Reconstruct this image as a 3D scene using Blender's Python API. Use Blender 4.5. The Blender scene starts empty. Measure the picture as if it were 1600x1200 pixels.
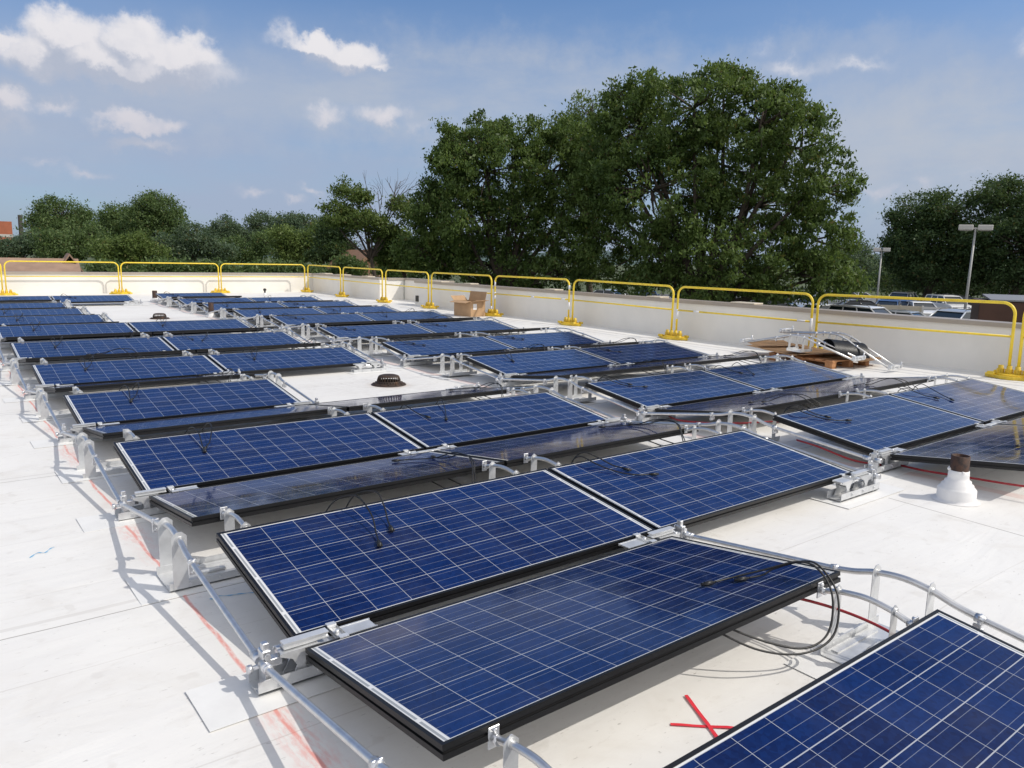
import bpy, bmesh, math, random
import numpy as np
from mathutils import Vector, Matrix
R = math.radians
SC = bpy.context.scene
COL = SC.collection

# ------------------------------------------------------------------ camera
CAM = np.array([-0.98208, -2.49189, 1.5375])
FPX = 1192.988                       # focal length in pixels of the 1600 px wide photograph
YAW, PIT, ROL = 0.66179, -0.16188, 0.02037
_F = np.array([math.sin(YAW)*math.cos(PIT), math.cos(YAW)*math.cos(PIT), math.sin(PIT)])
_R = np.array([math.cos(YAW), -math.sin(YAW), 0.0])
_U = np.cross(_R, _F)
_c, _s = math.cos(ROL), math.sin(ROL)
CR, CU = _c*_R + _s*_U, -_s*_R + _c*_U
cam_data = bpy.data.cameras.new('camera')
cam = bpy.data.objects.new('camera', cam_data)
COL.objects.link(cam)
cam_data.sensor_width = 36.0
cam_data.lens = 36.0*FPX/1600.0
cam_data.clip_start = 0.05
cam_data.clip_end = 6000.0
m = Matrix.Identity(4)
for i in range(3):
    m[i][0], m[i][1], m[i][2], m[i][3] = CR[i], CU[i], -_F[i], CAM[i]
cam.matrix_world = m
SC.camera = cam

def ray(x, y):
    return CR*((x-800)/FPX) - CU*((y-600)/FPX) + _F
def at(x, y, D):
    """world point seen in direction (x, y) of the photograph at horizontal distance D metres"""
    d = ray(x, y)
    return CAM + d*(D/math.hypot(d[0], d[1]))
def ae(x, y):
    d = ray(x, y)
    d = d/np.linalg.norm(d)
    return math.atan2(d[0], d[1]), math.asin(d[2])

# ------------------------------------------------------------------ exposure
SC.view_settings.view_transform = 'Standard'
SC.view_settings.look = 'None'
SC.view_settings.exposure = -0.22
SC.view_settings.gamma = 1.0
try:
    SC.cycles.max_bounces = 8
    SC.cycles.use_denoising = True
except Exception:
    pass

# ------------------------------------------------------------------ node helper
class NT:
    def __init__(self, tree):
        self.t = tree
    def n(self, kind, **kw):
        nd = self.t.nodes.new(kind)
        for k, v in kw.items():
            if k.startswith('_'):
                setattr(nd, k[1:], v)
        return nd
    def link(self, a, b):
        self.t.links.new(a, b)
    def _in(self, sock, v):
        if hasattr(v, 'is_output') or isinstance(v, bpy.types.NodeSocket):
            self.t.links.new(v, sock)
        else:
            sock.default_value = v
    def math(self, op, a, b=None, c=None, clamp=False):
        nd = self.t.nodes.new('ShaderNodeMath')
        nd.operation = op
        nd.use_clamp = clamp
        self._in(nd.inputs[0], a)
        if b is not None: self._in(nd.inputs[1], b)
        if c is not None: self._in(nd.inputs[2], c)
        return nd.outputs[0]
    def vmath(self, op, a, b=None, scale=None):
        nd = self.t.nodes.new('ShaderNodeVectorMath')
        nd.operation = op
        self._in(nd.inputs[0], a)
        if b is not None: self._in(nd.inputs[1], b)
        if scale is not None: nd.inputs['Scale'].default_value = scale
        return nd.outputs[1] if op in ('LENGTH', 'DOT_PRODUCT', 'DISTANCE') else nd.outputs[0]
    def noise(self, vec, scale, detail=3.0, rough=0.5, dist=0.0):
        nd = self.t.nodes.new('ShaderNodeTexNoise')
        if vec is not None: self.t.links.new(vec, nd.inputs['Vector'])
        nd.inputs['Scale'].default_value = scale
        nd.inputs['Detail'].default_value = detail
        nd.inputs['Roughness'].default_value = rough
        nd.inputs['Distortion'].default_value = dist
        return nd.outputs['Fac']
    def ss(self, v, lo, hi, a=0.0, b=1.0):
        nd = self.t.nodes.new('ShaderNodeMapRange')
        nd.interpolation_type = 'SMOOTHSTEP'
        self._in(nd.inputs['Value'], v)
        nd.inputs['From Min'].default_value = lo
        nd.inputs['From Max'].default_value = hi
        nd.inputs['To Min'].default_value = a
        nd.inputs['To Max'].default_value = b
        return nd.outputs[0]
    def mix(self, fac, a, b, blend='MIX'):
        nd = self.t.nodes.new('ShaderNodeMix')
        nd.data_type = 'RGBA'
        nd.blend_type = blend
        self._in(nd.inputs[0], fac)
        self._in(nd.inputs[6], a if not isinstance(a, tuple) else (*a, 1.0)[:4])
        self._in(nd.inputs[7], b if not isinstance(b, tuple) else (*b, 1.0)[:4])
        return nd.outputs[2]
    def xyz(self, v):
        nd = self.t.nodes.new('ShaderNodeSeparateXYZ')
        self.t.links.new(v, nd.inputs[0])
        return nd.outputs[0], nd.outputs[1], nd.outputs[2]
    def comb(self, x, y, z):
        nd = self.t.nodes.new('ShaderNodeCombineXYZ')
        self._in(nd.inputs[0], x); self._in(nd.inputs[1], y); self._in(nd.inputs[2], z)
        return nd.outputs[0]

# ------------------------------------------------------------------ sky and sun
SUN_DIR = Vector((0.64, -0.74, 1.0)).normalized()       # towards the sun
SUN_EL = math.asin(SUN_DIR.z)
SUN_AZ = math.atan2(SUN_DIR.x, SUN_DIR.y)               # clockwise from +Y
world = bpy.data.worlds.new('World')
SC.world = world
world.use_nodes = True
wt = world.node_tree
wt.nodes.clear()
W_ = NT(wt)
sky = wt.nodes.new('ShaderNodeTexSky')
sky.sky_type = 'NISHITA'
sky.sun_disc = False
sky.sun_elevation = SUN_EL
sky.sun_rotation = SUN_AZ
sky.altitude = 60
sky.air_density = 1.0
sky.dust_density = 1.2
sky.ozone_density = 2.0
tc = wt.nodes.new('ShaderNodeTexCoord')
gx, gy, gz = W_.xyz(tc.outputs['Generated'])
az = W_.math('ARCTAN2', gx, gy)
el = W_.math('ARCSINE', gz)
dvec = W_.comb(az, el, 0.0)
CLOUDS = [  # pixel x, y, radius x, radius y, strength
    (112, 58, 72, 44, 1.0), (62, 82, 55, 34, .9), (212, 64, 64, 42, 1.0), (280, 86, 72, 36, 1.0), (175, 97, 185, 40, 1.05),
    (222, 114, 66, 16, .6), (8, 63, 26, 14, .7), (495, 66, 46, 22, .95), (540, 86, 64, 28, .95), (450, 56, 42, 20, .35), (590, 104, 26, 10, .5),
    (12, 155, 50, 32, .62), (10, 186, 50, 20, .4), (92, 162, 42, 20, .34), (170, 182, 46, 24, .45), (215, 194, 72, 20, .62), (225, 224, 68, 13, .48),
    (268, 203, 34, 14, .6), (510, 176, 40, 20, .42), (592, 178, 52, 24, .55), (648, 200, 46, 20, .25), (135, 272, 56, 14, .34), (70, 256, 34, 10, .25),
    (390, 305, 34, 11, .3), (490, 293, 28, 9, .35), (458, 309, 28, 10, .3),
    (1235, 106, 90, 20, .30), (1345, 98, 80, 14, .28), (1190, 74, 30, 24, .2), (1375, 301, 66, 14, .28), (1440, 283, 24, 10, .28), (1520, 262, 46, 9, .18),
    (1700, 60, 120, 40, .8), (-150, 90, 120, 50, .9), (1900, 200, 160, 40, .6), (-300, 220, 160, 40, .7)]
n1 = W_.noise(tc.outputs['Generated'], 9.0, 8.0, 0.62)
n2 = W_.noise(tc.outputs['Generated'], 23.0, 6.0, 0.6)
def blob_field(vec):
    f = None
    for x, y, rx, ry, s in CLOUDS:
        a, e = ae(x, y)
        dx = 1.3*max(abs(ae(x+rx, y)[0]-a), .004); dy = 1.3*max(abs(ae(x, y-ry)[1]-e), .003)
        q = W_.vmath('SUBTRACT', vec, (a, e, 0))
        q = W_.vmath('MULTIPLY', q, (1/dx, 1/dy, 0))
        w = W_.math('MULTIPLY_ADD', W_.vmath('LENGTH', q), -s, s)
        f = w if f is None else W_.math('SMOOTH_MAX', f, w, 0.12)
    return f
nv = wt.nodes.new('ShaderNodeTexNoise')
wt.links.new(tc.outputs['Generated'], nv.inputs['Vector'])
nv.inputs['Scale'].default_value = 26.0
nv.inputs['Detail'].default_value = 5.0
nv.inputs['Roughness'].default_value = 0.6
off = W_.vmath('SCALE', W_.vmath('SUBTRACT', nv.outputs['Color'], (.5, .5, .5)), scale=0.055)
dw = W_.vmath('ADD', dvec, off)
f0 = blob_field(dw)
f1 = blob_field(W_.vmath('ADD', dw, (0.010, 0.022, 0)))
fa = W_.math('ADD', W_.math('MULTIPLY', f0, 1.15), W_.math('MULTIPLY_ADD', n2, 0.46, -0.25))
alpha = W_.ss(fa, -0.12, 0.62, 0.0, 0.97)
alpha = W_.math('MULTIPLY', alpha, W_.ss(f0, 0.0, 0.36, 0.0, 1.0))
lit = W_.ss(W_.math('SUBTRACT', f0, f1), -0.20, 0.36)
lit = W_.math('ADD', lit, W_.math('MULTIPLY_ADD', n2, 1.0, -0.5), clamp=True)
ccol = W_.mix(lit, (4.2, 4.6, 5.6), W_.mix(W_.ss(el, .10, .26), (5.8, 5.7, 6.3), (7.8, 7.6, 7.8)))
VEILS = [(760, 150, 520, 75, .75), (1500, 215, 330, 95, .8), (300, 150, 330, 60, .45), (1250, 100, 260, 40, .35), (-300, 150, 300, 80, .5)]
# thin high veil, densest low over the horizon
veil = W_.math('MULTIPLY', W_.ss(el, 0.36, 0.12, 0.0, 0.92), W_.ss(W_.noise(W_.vmath('MULTIPLY', tc.outputs['Generated'], (1, 1, 4.5)), 2.2, 5.0, .55),   .25, .62, 0.45, 1.0))
vf = None
dv2 = W_.vmath('ADD', dvec, W_.vmath('SCALE', W_.vmath('SUBTRACT', nv.outputs['Color'], (.5, .5, .5)), scale=0.10))
for x, y, rx, ry, s in VEILS:
    a, e = ae(x, y)
    q = W_.vmath('MULTIPLY', W_.vmath('SUBTRACT', dv2, (a, e, 0)), (FPX/rx*.8, FPX/ry*.8, 0))
    w = W_.math('MULTIPLY', W_.ss(W_.vmath('LENGTH', q), 1.2, 0.0), s)
    vf = w if vf is None else W_.math('MAXIMUM', vf, w)
vf = W_.math('MULTIPLY', vf, W_.ss(W_.noise(W_.vmath('MULTIPLY', tc.outputs['Generated'], (1, 1, 3.0)), 4.0, 7.0, .62), .28, .62, .35, 1.0))
skyc = W_.mix(1.0, sky.outputs[0], (0.74, 0.96, 1.20), 'MULTIPLY')
skyc = W_.mix(veil, skyc, (3.45, 4.1, 5.5))
skyc = W_.mix(vf, skyc, (4.8, 5.1, 5.7))
# whitish haze added round the sun, out of view, to lift and neutralise fill light
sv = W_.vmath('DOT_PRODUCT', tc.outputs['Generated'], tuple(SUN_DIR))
# bright sky patch added out of view, behind left, to fill the shaded parapet
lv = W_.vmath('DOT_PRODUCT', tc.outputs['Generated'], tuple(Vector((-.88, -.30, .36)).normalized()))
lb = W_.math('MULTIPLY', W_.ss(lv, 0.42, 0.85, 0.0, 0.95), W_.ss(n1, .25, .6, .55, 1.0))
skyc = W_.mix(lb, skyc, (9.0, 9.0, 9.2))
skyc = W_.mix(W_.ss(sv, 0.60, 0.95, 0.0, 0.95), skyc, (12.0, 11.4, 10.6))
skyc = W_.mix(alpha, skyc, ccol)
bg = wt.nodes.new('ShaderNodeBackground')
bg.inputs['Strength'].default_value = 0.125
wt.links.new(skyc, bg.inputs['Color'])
wo = wt.nodes.new('ShaderNodeOutputWorld')
wt.links.new(bg.outputs[0], wo.inputs[0])

sd = bpy.data.lights.new('sun', 'SUN')
sd.energy = 3.3
sd.angle = R(0.53)
sd.color = (1.0, 0.94, 0.85)
sun = bpy.data.objects.new('sun', sd)
COL.objects.link(sun)
sun.rotation_euler = SUN_DIR.to_track_quat('Z', 'Y').to_euler()
sun.location = (20, -20, 40)

# ------------------------------------------------------------------ mesh helpers
def new_bm(): return bmesh.new()
def obj(name, bm, mat=None, parent=None, smooth=False, autos=None):
    me = bpy.data.meshes.new(name)
    bm.normal_update()
    bm.to_mesh(me)
    bm.free()
    if mat is not None:
        for mm in (mat if isinstance(mat, (list, tuple)) else [mat]): me.materials.append(mm)
    if smooth:
        me.polygons.foreach_set('use_smooth', [True]*len(me.polygons))
        if autos:
            try: me.set_sharp_from_angle(angle=R(autos))
            except Exception: pass
    o = bpy.data.objects.new(name, me)
    COL.objects.link(o)
    if parent is not None: o.parent = parent
    return o
def tag(o, label=None, cat=None, group=None, kind=None):
    if label: o['label'] = label
    if cat: o['category'] = cat
    if group: o['group'] = group
    if kind: o['kind'] = kind
    return o
def thing(name, label, cat, loc=(0, 0, 0), rot=(0, 0, 0), group=None):
    o = bpy.data.objects.new(name, None)
    o.empty_display_size = 0.1
    COL.objects.link(o)
    o.location = loc
    o.rotation_euler = rot
    return tag(o, label, cat, group)
def copy_tree(o, parent=None):
    c = o.copy()
    COL.objects.link(c)
    if parent is not None:
        c.parent = parent
    for ch in [x for x in KIDS.get(o.name, [])]:
        k = copy_tree(ch, c)
    return c
KIDS = {}
def reg(root):
    """remember the children of a prototype so it can be copied in loops"""
    for o in [root]+list(root.children_recursive):
        KIDS[o.name] = list(o.children)
    return root
def box(bm, c, s, rot=None, bev=0.0, mi=0):
    r = bmesh.ops.create_cube(bm, size=1.0)
    vs = r['verts']
    M = Matrix.Translation(Vector(c)) @ ((rot.to_4x4()) if rot is not None else Matrix.Identity(4)) @ Matrix.Diagonal((*s, 1.0))
    bmesh.ops.transform(bm, matrix=M, verts=vs)
    fs = set(f for v in vs for f in v.link_faces)
    if bev > 0:
        es = set(e for v in vs for e in v.link_edges)
        rr = bmesh.ops.bevel(bm, geom=list(es), offset=bev, segments=1, affect='EDGES')
        fs = set(rr['faces']) | set(f for v in rr['verts'] for f in v.link_faces)
    for f in fs: f.material_index = mi
    return fs
def prism(bm, pts, axis, lo, hi, mi=0):
    """extrude the 2-D outline pts along axis ('x','y','z') from lo to hi"""
    def P(a, b, t):
        return {'x': (t, a, b), 'y': (a, t, b), 'z': (a, b, t)}[axis]
    A = [bm.verts.new(P(a, b, lo)) for a, b in pts]
    B = [bm.verts.new(P(a, b, hi)) for a, b in pts]
    n = len(pts)
    fs = [bm.faces.new(A), bm.faces.new(B[::-1])]
    for i in range(n):
        fs.append(bm.faces.new((A[i], B[i], B[(i+1) % n], A[(i+1) % n])))
    for f in fs: f.material_index = mi
    bmesh.ops.recalc_face_normals(bm, faces=fs)
    return fs
def tube(bm, pts, r, seg=8, caps=True, mi=0):
    pts = [Vector(p) for p in pts]
    n = len(pts)
    rs = r if isinstance(r, (list, tuple)) else [r]*n
    rings = []
    t0 = (pts[1]-pts[0]).normalized()
    nrm = t0.orthogonal().normalized()
    for i, p in enumerate(pts):
        t = (pts[min(i+1, n-1)]-pts[max(i-1, 0)])
        t = t.normalized() if t.length > 1e-9 else t0
        nrm = (nrm - t*nrm.dot(t))
        nrm = nrm.normalized() if nrm.length > 1e-6 else t.orthogonal().normalized()
        b = t.cross(nrm)
        rings.append([bm.verts.new(p + nrm*math.cos(2*math.pi*k/seg)*rs[i] + b*math.sin(2*math.pi*k/seg)*rs[i]) for k in range(seg)])
    fs = []
    for i in range(n-1):
        for k in range(seg):
            fs.append(bm.faces.new((rings[i][k], rings[i][(k+1) % seg], rings[i+1][(k+1) % seg], rings[i+1][k])))
    if caps:
        fs.append(bm.faces.new(rings[0][::-1])); fs.append(bm.faces.new(rings[-1]))
    for f in fs:
        f.material_index = mi
        f.smooth = True
    if caps:
        fs[-1].smooth = fs[-2].smooth = False
    return fs
def lathe(bm, prof, c=(0, 0, 0), seg=24, mi=0, smooth=True):
    rings = []
    for r, z in prof:
        rings.append([bm.verts.new((c[0]+r*math.cos(2*math.pi*k/seg), c[1]+r*math.sin(2*math.pi*k/seg), c[2]+z)) for k in range(seg)])
    for i in range(len(rings)-1):
        for k in range(seg):
            f = bm.faces.new((rings[i][k], rings[i][(k+1) % seg], rings[i+1][(k+1) % seg], rings[i+1][k]))
            f.smooth = smooth
            f.material_index = mi
    return rings
def spline(ctrl, n=8):
    """Catmull-Rom through the control points"""
    P = [Vector(p) for p in ctrl]
    P = [P[0]*2-P[1]] + P + [P[-1]*2-P[-2]]
    out = []
    for i in range(1, len(P)-2):
        for k in range(n):
            t = k/n
            out.append(0.5*((2*P[i]) + (P[i+1]-P[i-1])*t + (2*P[i-1]-5*P[i]+4*P[i+1]-P[i+2])*t*t + (3*P[i]-P[i-1]-3*P[i+1]+P[i+2])*t**3))
    out.append(P[-2])
    return out

# ------------------------------------------------------------------ materials
def pmat(name, col, rough=0.5, metal=0.0, var=0.0, vscale=5.0, bump=0.0, bscale=40.0, coat=0.0, spec=None, col2=None, thr=None):
    mt = bpy.data.materials.new(name)
    mt.use_nodes = True
    T = NT(mt.node_tree)
    b = mt.node_tree.nodes['Principled BSDF']
    b.inputs['Roughness'].default_value = rough
    b.inputs['Metallic'].default_value = metal
    if coat: b.inputs['Coat Weight'].default_value = coat; b.inputs['Coat Roughness'].default_value = 0.06
    if spec is not None: b.inputs['Specular IOR Level'].default_value = spec
    tcn = mt.node_tree.nodes.new('ShaderNodeTexCoord')
    v = tcn.outputs['Object']
    if var or col2:
        nz = T.noise(v, vscale, 5.0, 0.6)
        if col2:
            lo, hi = thr or (0.4, 0.65)
            c = T.mix(T.ss(nz, lo, hi), col, col2)
        else:
            c = T.mix(T.ss(nz, 0.25, 0.75), tuple(x*(1-var) for x in col), tuple(min(1, x*(1+var)) for x in col))
        T.link(c, b.inputs['Base Color'])
    else:
        b.inputs['Base Color'].default_value = (*col, 1)
    if bump:
        bp = mt.node_tree.nodes.new('ShaderNodeBump')
        bp.inputs['Strength'].default_value = bump
        bp.inputs['Distance'].default_value = 0.01
        T.link(T.noise(v, bscale, 4.0), bp.inputs['Height'])
        T.link(bp.outputs[0], b.inputs['Normal'])
    return mt
M_GALV = pmat('galvanised_steel', (.62, .63, .64), .40, .5, .12, 14)
M_PIPE = pmat('aluminium_pipe', (.66, .66, .66), .36, .85, .1, 20)
M_PLATE = pmat('bright_aluminium', (.70, .71, .72), .34, .45, .08, 12)
M_CLAMP = pmat('cast_clamp', (.66, .67, .69), .35, .85, .15, 40)
M_FRAME = pmat('black_anodised_frame', (.009, .009, .010), .42, 0.0, .2, 8, spec=.35)
M_CABLE = pmat('black_cable_jacket', (.012, .012, .013), .45)
M_REDC = pmat('red_cable_jacket', (.32, .012, .02), .45)
M_SLIP = pmat('white_membrane_offcut', (.76, .76, .75), .55, 0, .05, 6)
M_YEL = pmat('yellow_powder_coat', (.84, .62, .045), .38, 0, .1, 9)
M_YELB = pmat('yellow_cast_base', (.72, .50, .04), .5, 0, .25, 9)
M_WHITE = pmat('white_parapet_membrane', (.79, .765, .715), .55, 0, .05, 1.3, .06, 3)
M_CAP = pmat('tan_metal_coping', (.38, .33, .28), .30, .0, .06, 2)
M_CAPP = pmat('pale_coping_cover', (.62, .55, .44), .5, 0, .06, 3)
M_CARD = pmat('brown_cardboard', (.42, .27, .15), .8, 0, .12, 5, .08, 30)
M_WOOD = pmat('pallet_wood', (.40, .19, .08), .75, 0, .3, 9)
M_RUBBER = pmat('black_rubber_sheet', (.02, .024, .032), .42, 0, .2, 6)
M_RUST = pmat('rusty_iron', (.075, .038, .025), .75, .1, 0, 22, .3, 60, col2=(.03, .02, .018))
M_BOOT = pmat('white_pipe_boot', (.76, .75, .74), .5, 0, .05, 12)
M_DRAIN = pmat('rusted_cast_iron', (.045, .03, .022), .65, .2, 0, 18, .3, 60, col2=(.10, .05, .025), thr=(.5, .75))
M_TAPE = pmat('red_tape', (.72, .04, .06), .35)
M_BLUE = pmat('blue_marker', (.12, .42, .68), .7)
M_PAPER = pmat('white_label_paper', (.74, .74, .74), .6)
M_DARK = pmat('dark_plastic', (.02, .02, .02), .5)
# solar cell laminate: 12 x 6 polycrystalline cells with three busbars each
PL, PW = 1.956, 0.906            # panel length and width
def cell_material():
    mt = bpy.data.materials.new('polycrystalline_cells')
    mt.use_nodes = True
    T = NT(mt.node_tree)
    b = mt.node_tree.nodes['Principled BSDF']
    tcn = mt.node_tree.nodes.new('ShaderNodeTexCoord')
    v = tcn.outputs['Object']
    x, y, z = T.xyz(v)
    mx, my = 0.037, 0.019
    px, py = (PL-2*mx)/12, (PW-2*my)/6
    cx = T.math('DIVIDE', T.math('SUBTRACT', x, mx), px)
    cy = T.math('DIVIDE', T.math('SUBTRACT', y, my), py)
    fx, fy = T.math('FRACT', cx), T.math('FRACT', cy)
    dx = T.math('SUBTRACT', 0.5, T.math('ABSOLUTE', T.math('SUBTRACT', fx, 0.5)))     # 0 at a gap
    dy = T.math('SUBTRACT', 0.5, T.math('ABSOLUTE', T.math('SUBTRACT', fy, 0.5)))
    gapx = T.math('LESS_THAN', dx, 0.0012/px)
    gapy = T.math('LESS_THAN', dy, 0.0018/py)
    gap = T.math('MAXIMUM', gapx, gapy)
    fb = T.math('FRACT', T.math('MULTIPLY', fy, 3.0))
    bus = T.math('LESS_THAN', T.math('ABSOLUTE', T.math('SUBTRACT', fb, 0.5)), 0.0008*3/py)
    outx = T.math('GREATER_THAN', T.math('ABSOLUTE', T.math('SUBTRACT', cx, 6.0)), 6.0)
    outy = T.math('GREATER_THAN', T.math('ABSOLUTE', T.math('SUBTRACT', cy, 3.0)), 3.0)
    out = T.math('MAXIMUM', outx, outy)
    # ribbon strips in the end margins
    ex = T.math('SUBTRACT', PL/2, T.math('ABSOLUTE', T.math('SUBTRACT', x, PL/2)))
    rib = T.math('LESS_THAN', T.math('ABSOLUTE', T.math('SUBTRACT', ex, 0.0245)), 0.0045)
    rgap = T.math('GREATER_THAN', T.math('ABSOLUTE', T.math('SUBTRACT', T.math('FRACT', T.math('MULTIPLY_ADD', cy, 0.5, 0.0)), 0.5)), 0.035)
    rib = T.math('MULTIPLY', rib, rgap)
    wn = mt.node_tree.nodes.new('ShaderNodeTexWhiteNoise')
    oi = mt.node_tree.nodes.new('ShaderNodeObjectInfo')
    T.link(T.comb(T.math('FLOOR', cx), T.math('FLOOR', cy), oi.outputs['Random']), wn.inputs['Vector'])
    vo = mt.node_tree.nodes.new('ShaderNodeTexVoronoi')
    T.link(T.vmath('MULTIPLY', v, (1.0, 1.0, 1.0)), vo.inputs['Vector'])
    vo.inputs['Scale'].default_value = 70.0
    gr = T.xyz(vo.outputs['Color'])[0]
    t = T.math('ADD', T.math('MULTIPLY_ADD', wn.outputs['Value'], 0.50, T.math('MULTIPLY', oi.outputs['Random'], .22)), T.math('MULTIPLY', gr, 0.46))
    base = T.mix(t, (.0018, .0070, .050), (.0046, .0225, .115))
    c = T.mix(T.math('MULTIPLY', bus, 0.55), base, (.30, .33, .40))
    c = T.mix(gap, c, (.37, .39, .43))
    c = T.mix(out, c, (.66, .67, .68))
    c = T.mix(rib, c, (.30, .32, .34))
    # thin film of dust
    dust = T.math('ADD', T.ss(T.noise(v, 3.0, 5.0, .6), .35, .8, 0.0, .035), T.ss(T.noise(T.vmath('MULTIPLY', v, (1.0, .25, 1)), 14.0, 4.0, .6), .58, .85, 0.0, .03))
    c = T.mix(dust, c, (.45, .43, .40))
    T.link(c, b.inputs['Base Color'])
    b.inputs['Roughness'].default_value = 0.35
    b.inputs['Specular IOR Level'].default_value = 0.0
    b.inputs['Coat Weight'].default_value = 1.0
    b.inputs['Coat IOR'].default_value = 1.32
    cr = T.ss(T.noise(v, 6.0, 3.0), .3, .7, .05, .11)
    T.link(cr, b.inputs['Coat Roughness'])
    return mt
M_CELL = cell_material()
M_BACK = pmat('white_backsheet', (.62, .62, .62), .5)

def roof_material():
    mt = bpy.data.materials.new('white_roof_membrane')
    mt.use_nodes = True
    T = NT(mt.node_tree)
    b = mt.node_tree.nodes['Principled BSDF']
    tcn = mt.node_tree.nodes.new('ShaderNodeTexCoord')
    v = tcn.outputs['Object']
    x, y, z = T.xyz(v)
    big = T.noise(v, 0.55, 5.0, .6)
    mid = T.noise(v, 2.6, 6.0, .65, .6)
    fine = T.noise(T.vmath('MULTIPLY', v, (1, 2.4, 1)), 11.0, 6.0, .7, .4)
    c = T.mix(T.ss(big, .3, .7), (.80, .79, .765), (.74, .728, .705))
    c = T.mix(T.ss(mid, .48, .78, 0, .55), c, (.66, .63, .585))
    c = T.mix(T.ss(fine, .56, .80, 0, .45), c, (.55, .52, .48))
    # scattered scuffs: small dark specks
    sp = T.noise(T.vmath('MULTIPLY', v, (1, 3.0, 1)), 24.0, 3.0, .6)
    c = T.mix(T.ss(sp, .66, .76, 0, .6), c, (.34, .32, .30))
    # straight, faint wipe and roller marks of the membrane
    st = T.noise(T.vmath('MULTIPLY', v, (.35, 9.0, 1)), 3.0, 4.0, .6)
    c = T.mix(T.ss(st, .54, .8, 0, .22), c, (.60, .57, .53))
    # membrane seams: laps every 2.59 m, and closer sheets along the right-hand parapet
    wob = T.math('MULTIPLY_ADD', T.noise(v, 1.1, 2.0), .03, -.015)
    sy = T.math('ABSOLUTE', T.math('SUBTRACT', T.math('FRACT', T.math('DIVIDE', T.math('ADD', T.math('SUBTRACT', y, .955), wob), 2.59)), 0.0))
    seam = T.math('LESS_THAN', sy, .0032)
    lap = T.math('LESS_THAN', T.math('ABSOLUTE', T.math('SUBTRACT', sy, .035)), .006)
    inner = T.math('LESS_THAN', x, 9.0)
    seam = T.math('MULTIPLY', seam, inner)
    lap = T.math('MULTIPLY', lap, inner)
    sx = T.math('FRACT', T.math('DIVIDE', T.math('ADD', T.math('SUBTRACT', x, 9.15), wob), .60))
    seam2 = T.math('MULTIPLY', T.math('LESS_THAN', sx, .022), T.math('GREATER_THAN', x, 9.1))
    d4 = T.math('ABSOLUTE', T.math('SUBTRACT', x, T.math('ADD', 4.02, T.math('MULTIPLY', y, .08))))
    seam3 = T.math('MULTIPLY', T.math('LESS_THAN', d4, .005), T.math('LESS_THAN', y, -.18))
    seam = T.math('MAXIMUM', T.math('MAXIMUM', seam, seam2), seam3)
    c = T.mix(T.math('MULTIPLY', lap, .5), c, (.60, .58, .55))
    s2 = T.math('FRACT', T.math('DIVIDE', T.math('ADD', T.math('ADD', y, .31), T.math('MULTIPLY', wob, 1.5)), .83))
    c = T.mix(T.math('MULTIPLY', T.math('MULTIPLY', T.math('LESS_THAN', s2, .008), inner), T.ss(big, .35, .7, .12, .42)), c, (.45, .41, .37))
    foot = T.noise(v, 7.5, 2.0, .5)
    c = T.mix(T.math('MULTIPLY', T.ss(foot, .66, .72), .22), c, (.52, .49, .45))
    c = T.mix(T.math('MULTIPLY', seam, .75), c, (.30, .28, .26))
    # red chalk line and spray along the left edge of the array
    wx = T.math('MULTIPLY_ADD', T.noise(v, 2.2, 2.0), .05, -.025)
    dl = T.math('ABSOLUTE', T.math('ADD', T.math('SUBTRACT', x, -.142), wx))
    pn = T.noise(T.vmath('MULTIPLY', v, (9, 2.2, 1)), 6.0, 4.0, .7)
    line = T.math('MULTIPLY', T.ss(dl, .013, .003), T.ss(pn, .28, .55, .25, 1.0))
    sprn = T.ss(T.noise(v, .9, 2.0), .42, .62)
    spray = T.math('MULTIPLY', T.math('MULTIPLY', T.ss(dl, .10, .0), T.ss(pn, .34, .70)), T.math('MULTIPLY', sprn, .95))
    redA = T.math('MULTIPLY', T.math('MAXIMUM', line, T.math('MULTIPLY', spray, .75)), T.math('LESS_THAN', y, 16.0), clamp=True)
    c = T.mix(T.math('MULTIPLY', redA, .68), c, (.74, .15, .10))
    # wider faded red band along the left edge of the right array
    ub = T.math('MULTIPLY_ADD', T.ss(y, 1.2, -.4), .30, 4.50)
    db = T.math('ABSOLUTE', T.math('ADD', T.math('SUBTRACT', x, ub), wx))
    redB = T.math('MULTIPLY', T.ss(db, .065, .045), T.ss(pn, .2, .7, .25, .7))
    redB = T.math('MULTIPLY', redB, T.math('MULTIPLY', T.math('GREATER_THAN', y, -3.0), T.math('LESS_THAN', y, 22.0)))
    c = T.mix(T.math('MULTIPLY', redB, .45), c, (.62, .20, .16))
    # rust and grime round the two drains
    for (du, dv_) in ((3.56, 5.83), (3.41, 16.45)):
        dd = T.vmath('DISTANCE', T.comb(x, y, 0.0), (du, dv_, 0))
        k = T.math('MULTIPLY', T.ss(dd, .34, .14), T.ss(mid, .25, .65, .3, 1.0))
        c = T.mix(T.math('MULTIPLY', k, .55), c, (.45, .29, .17))
        k2 = T.math('MULTIPLY', T.ss(dd, 1.2, .2), T.ss(fine, .35, .7))
        c = T.mix(T.math('MULTIPLY', k2, .4), c, (.42, .39, .36))
    T.link(c, b.inputs['Base Color'])
    b.inputs['Roughness'].default_value = .52
    b.inputs['Specular IOR Level'].default_value = .35
    bp = mt.node_tree.nodes.new('ShaderNodeBump')
    bp.inputs['Strength'].default_value = .55
    bp.inputs['Distance'].default_value = .01
    hgt = T.math('ADD', T.math('MULTIPLY_ADD', T.noise(T.vmath('MULTIPLY', v, (.5, 2.2, 1)), 2.2, 5.0, .55, .8), 1.1, T.math('MULTIPLY', T.noise(v, 7.0, 4.0), .5)), T.math('MULTIPLY', seam, -.4))
    T.link(hgt, bp.inputs['Height'])
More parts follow.
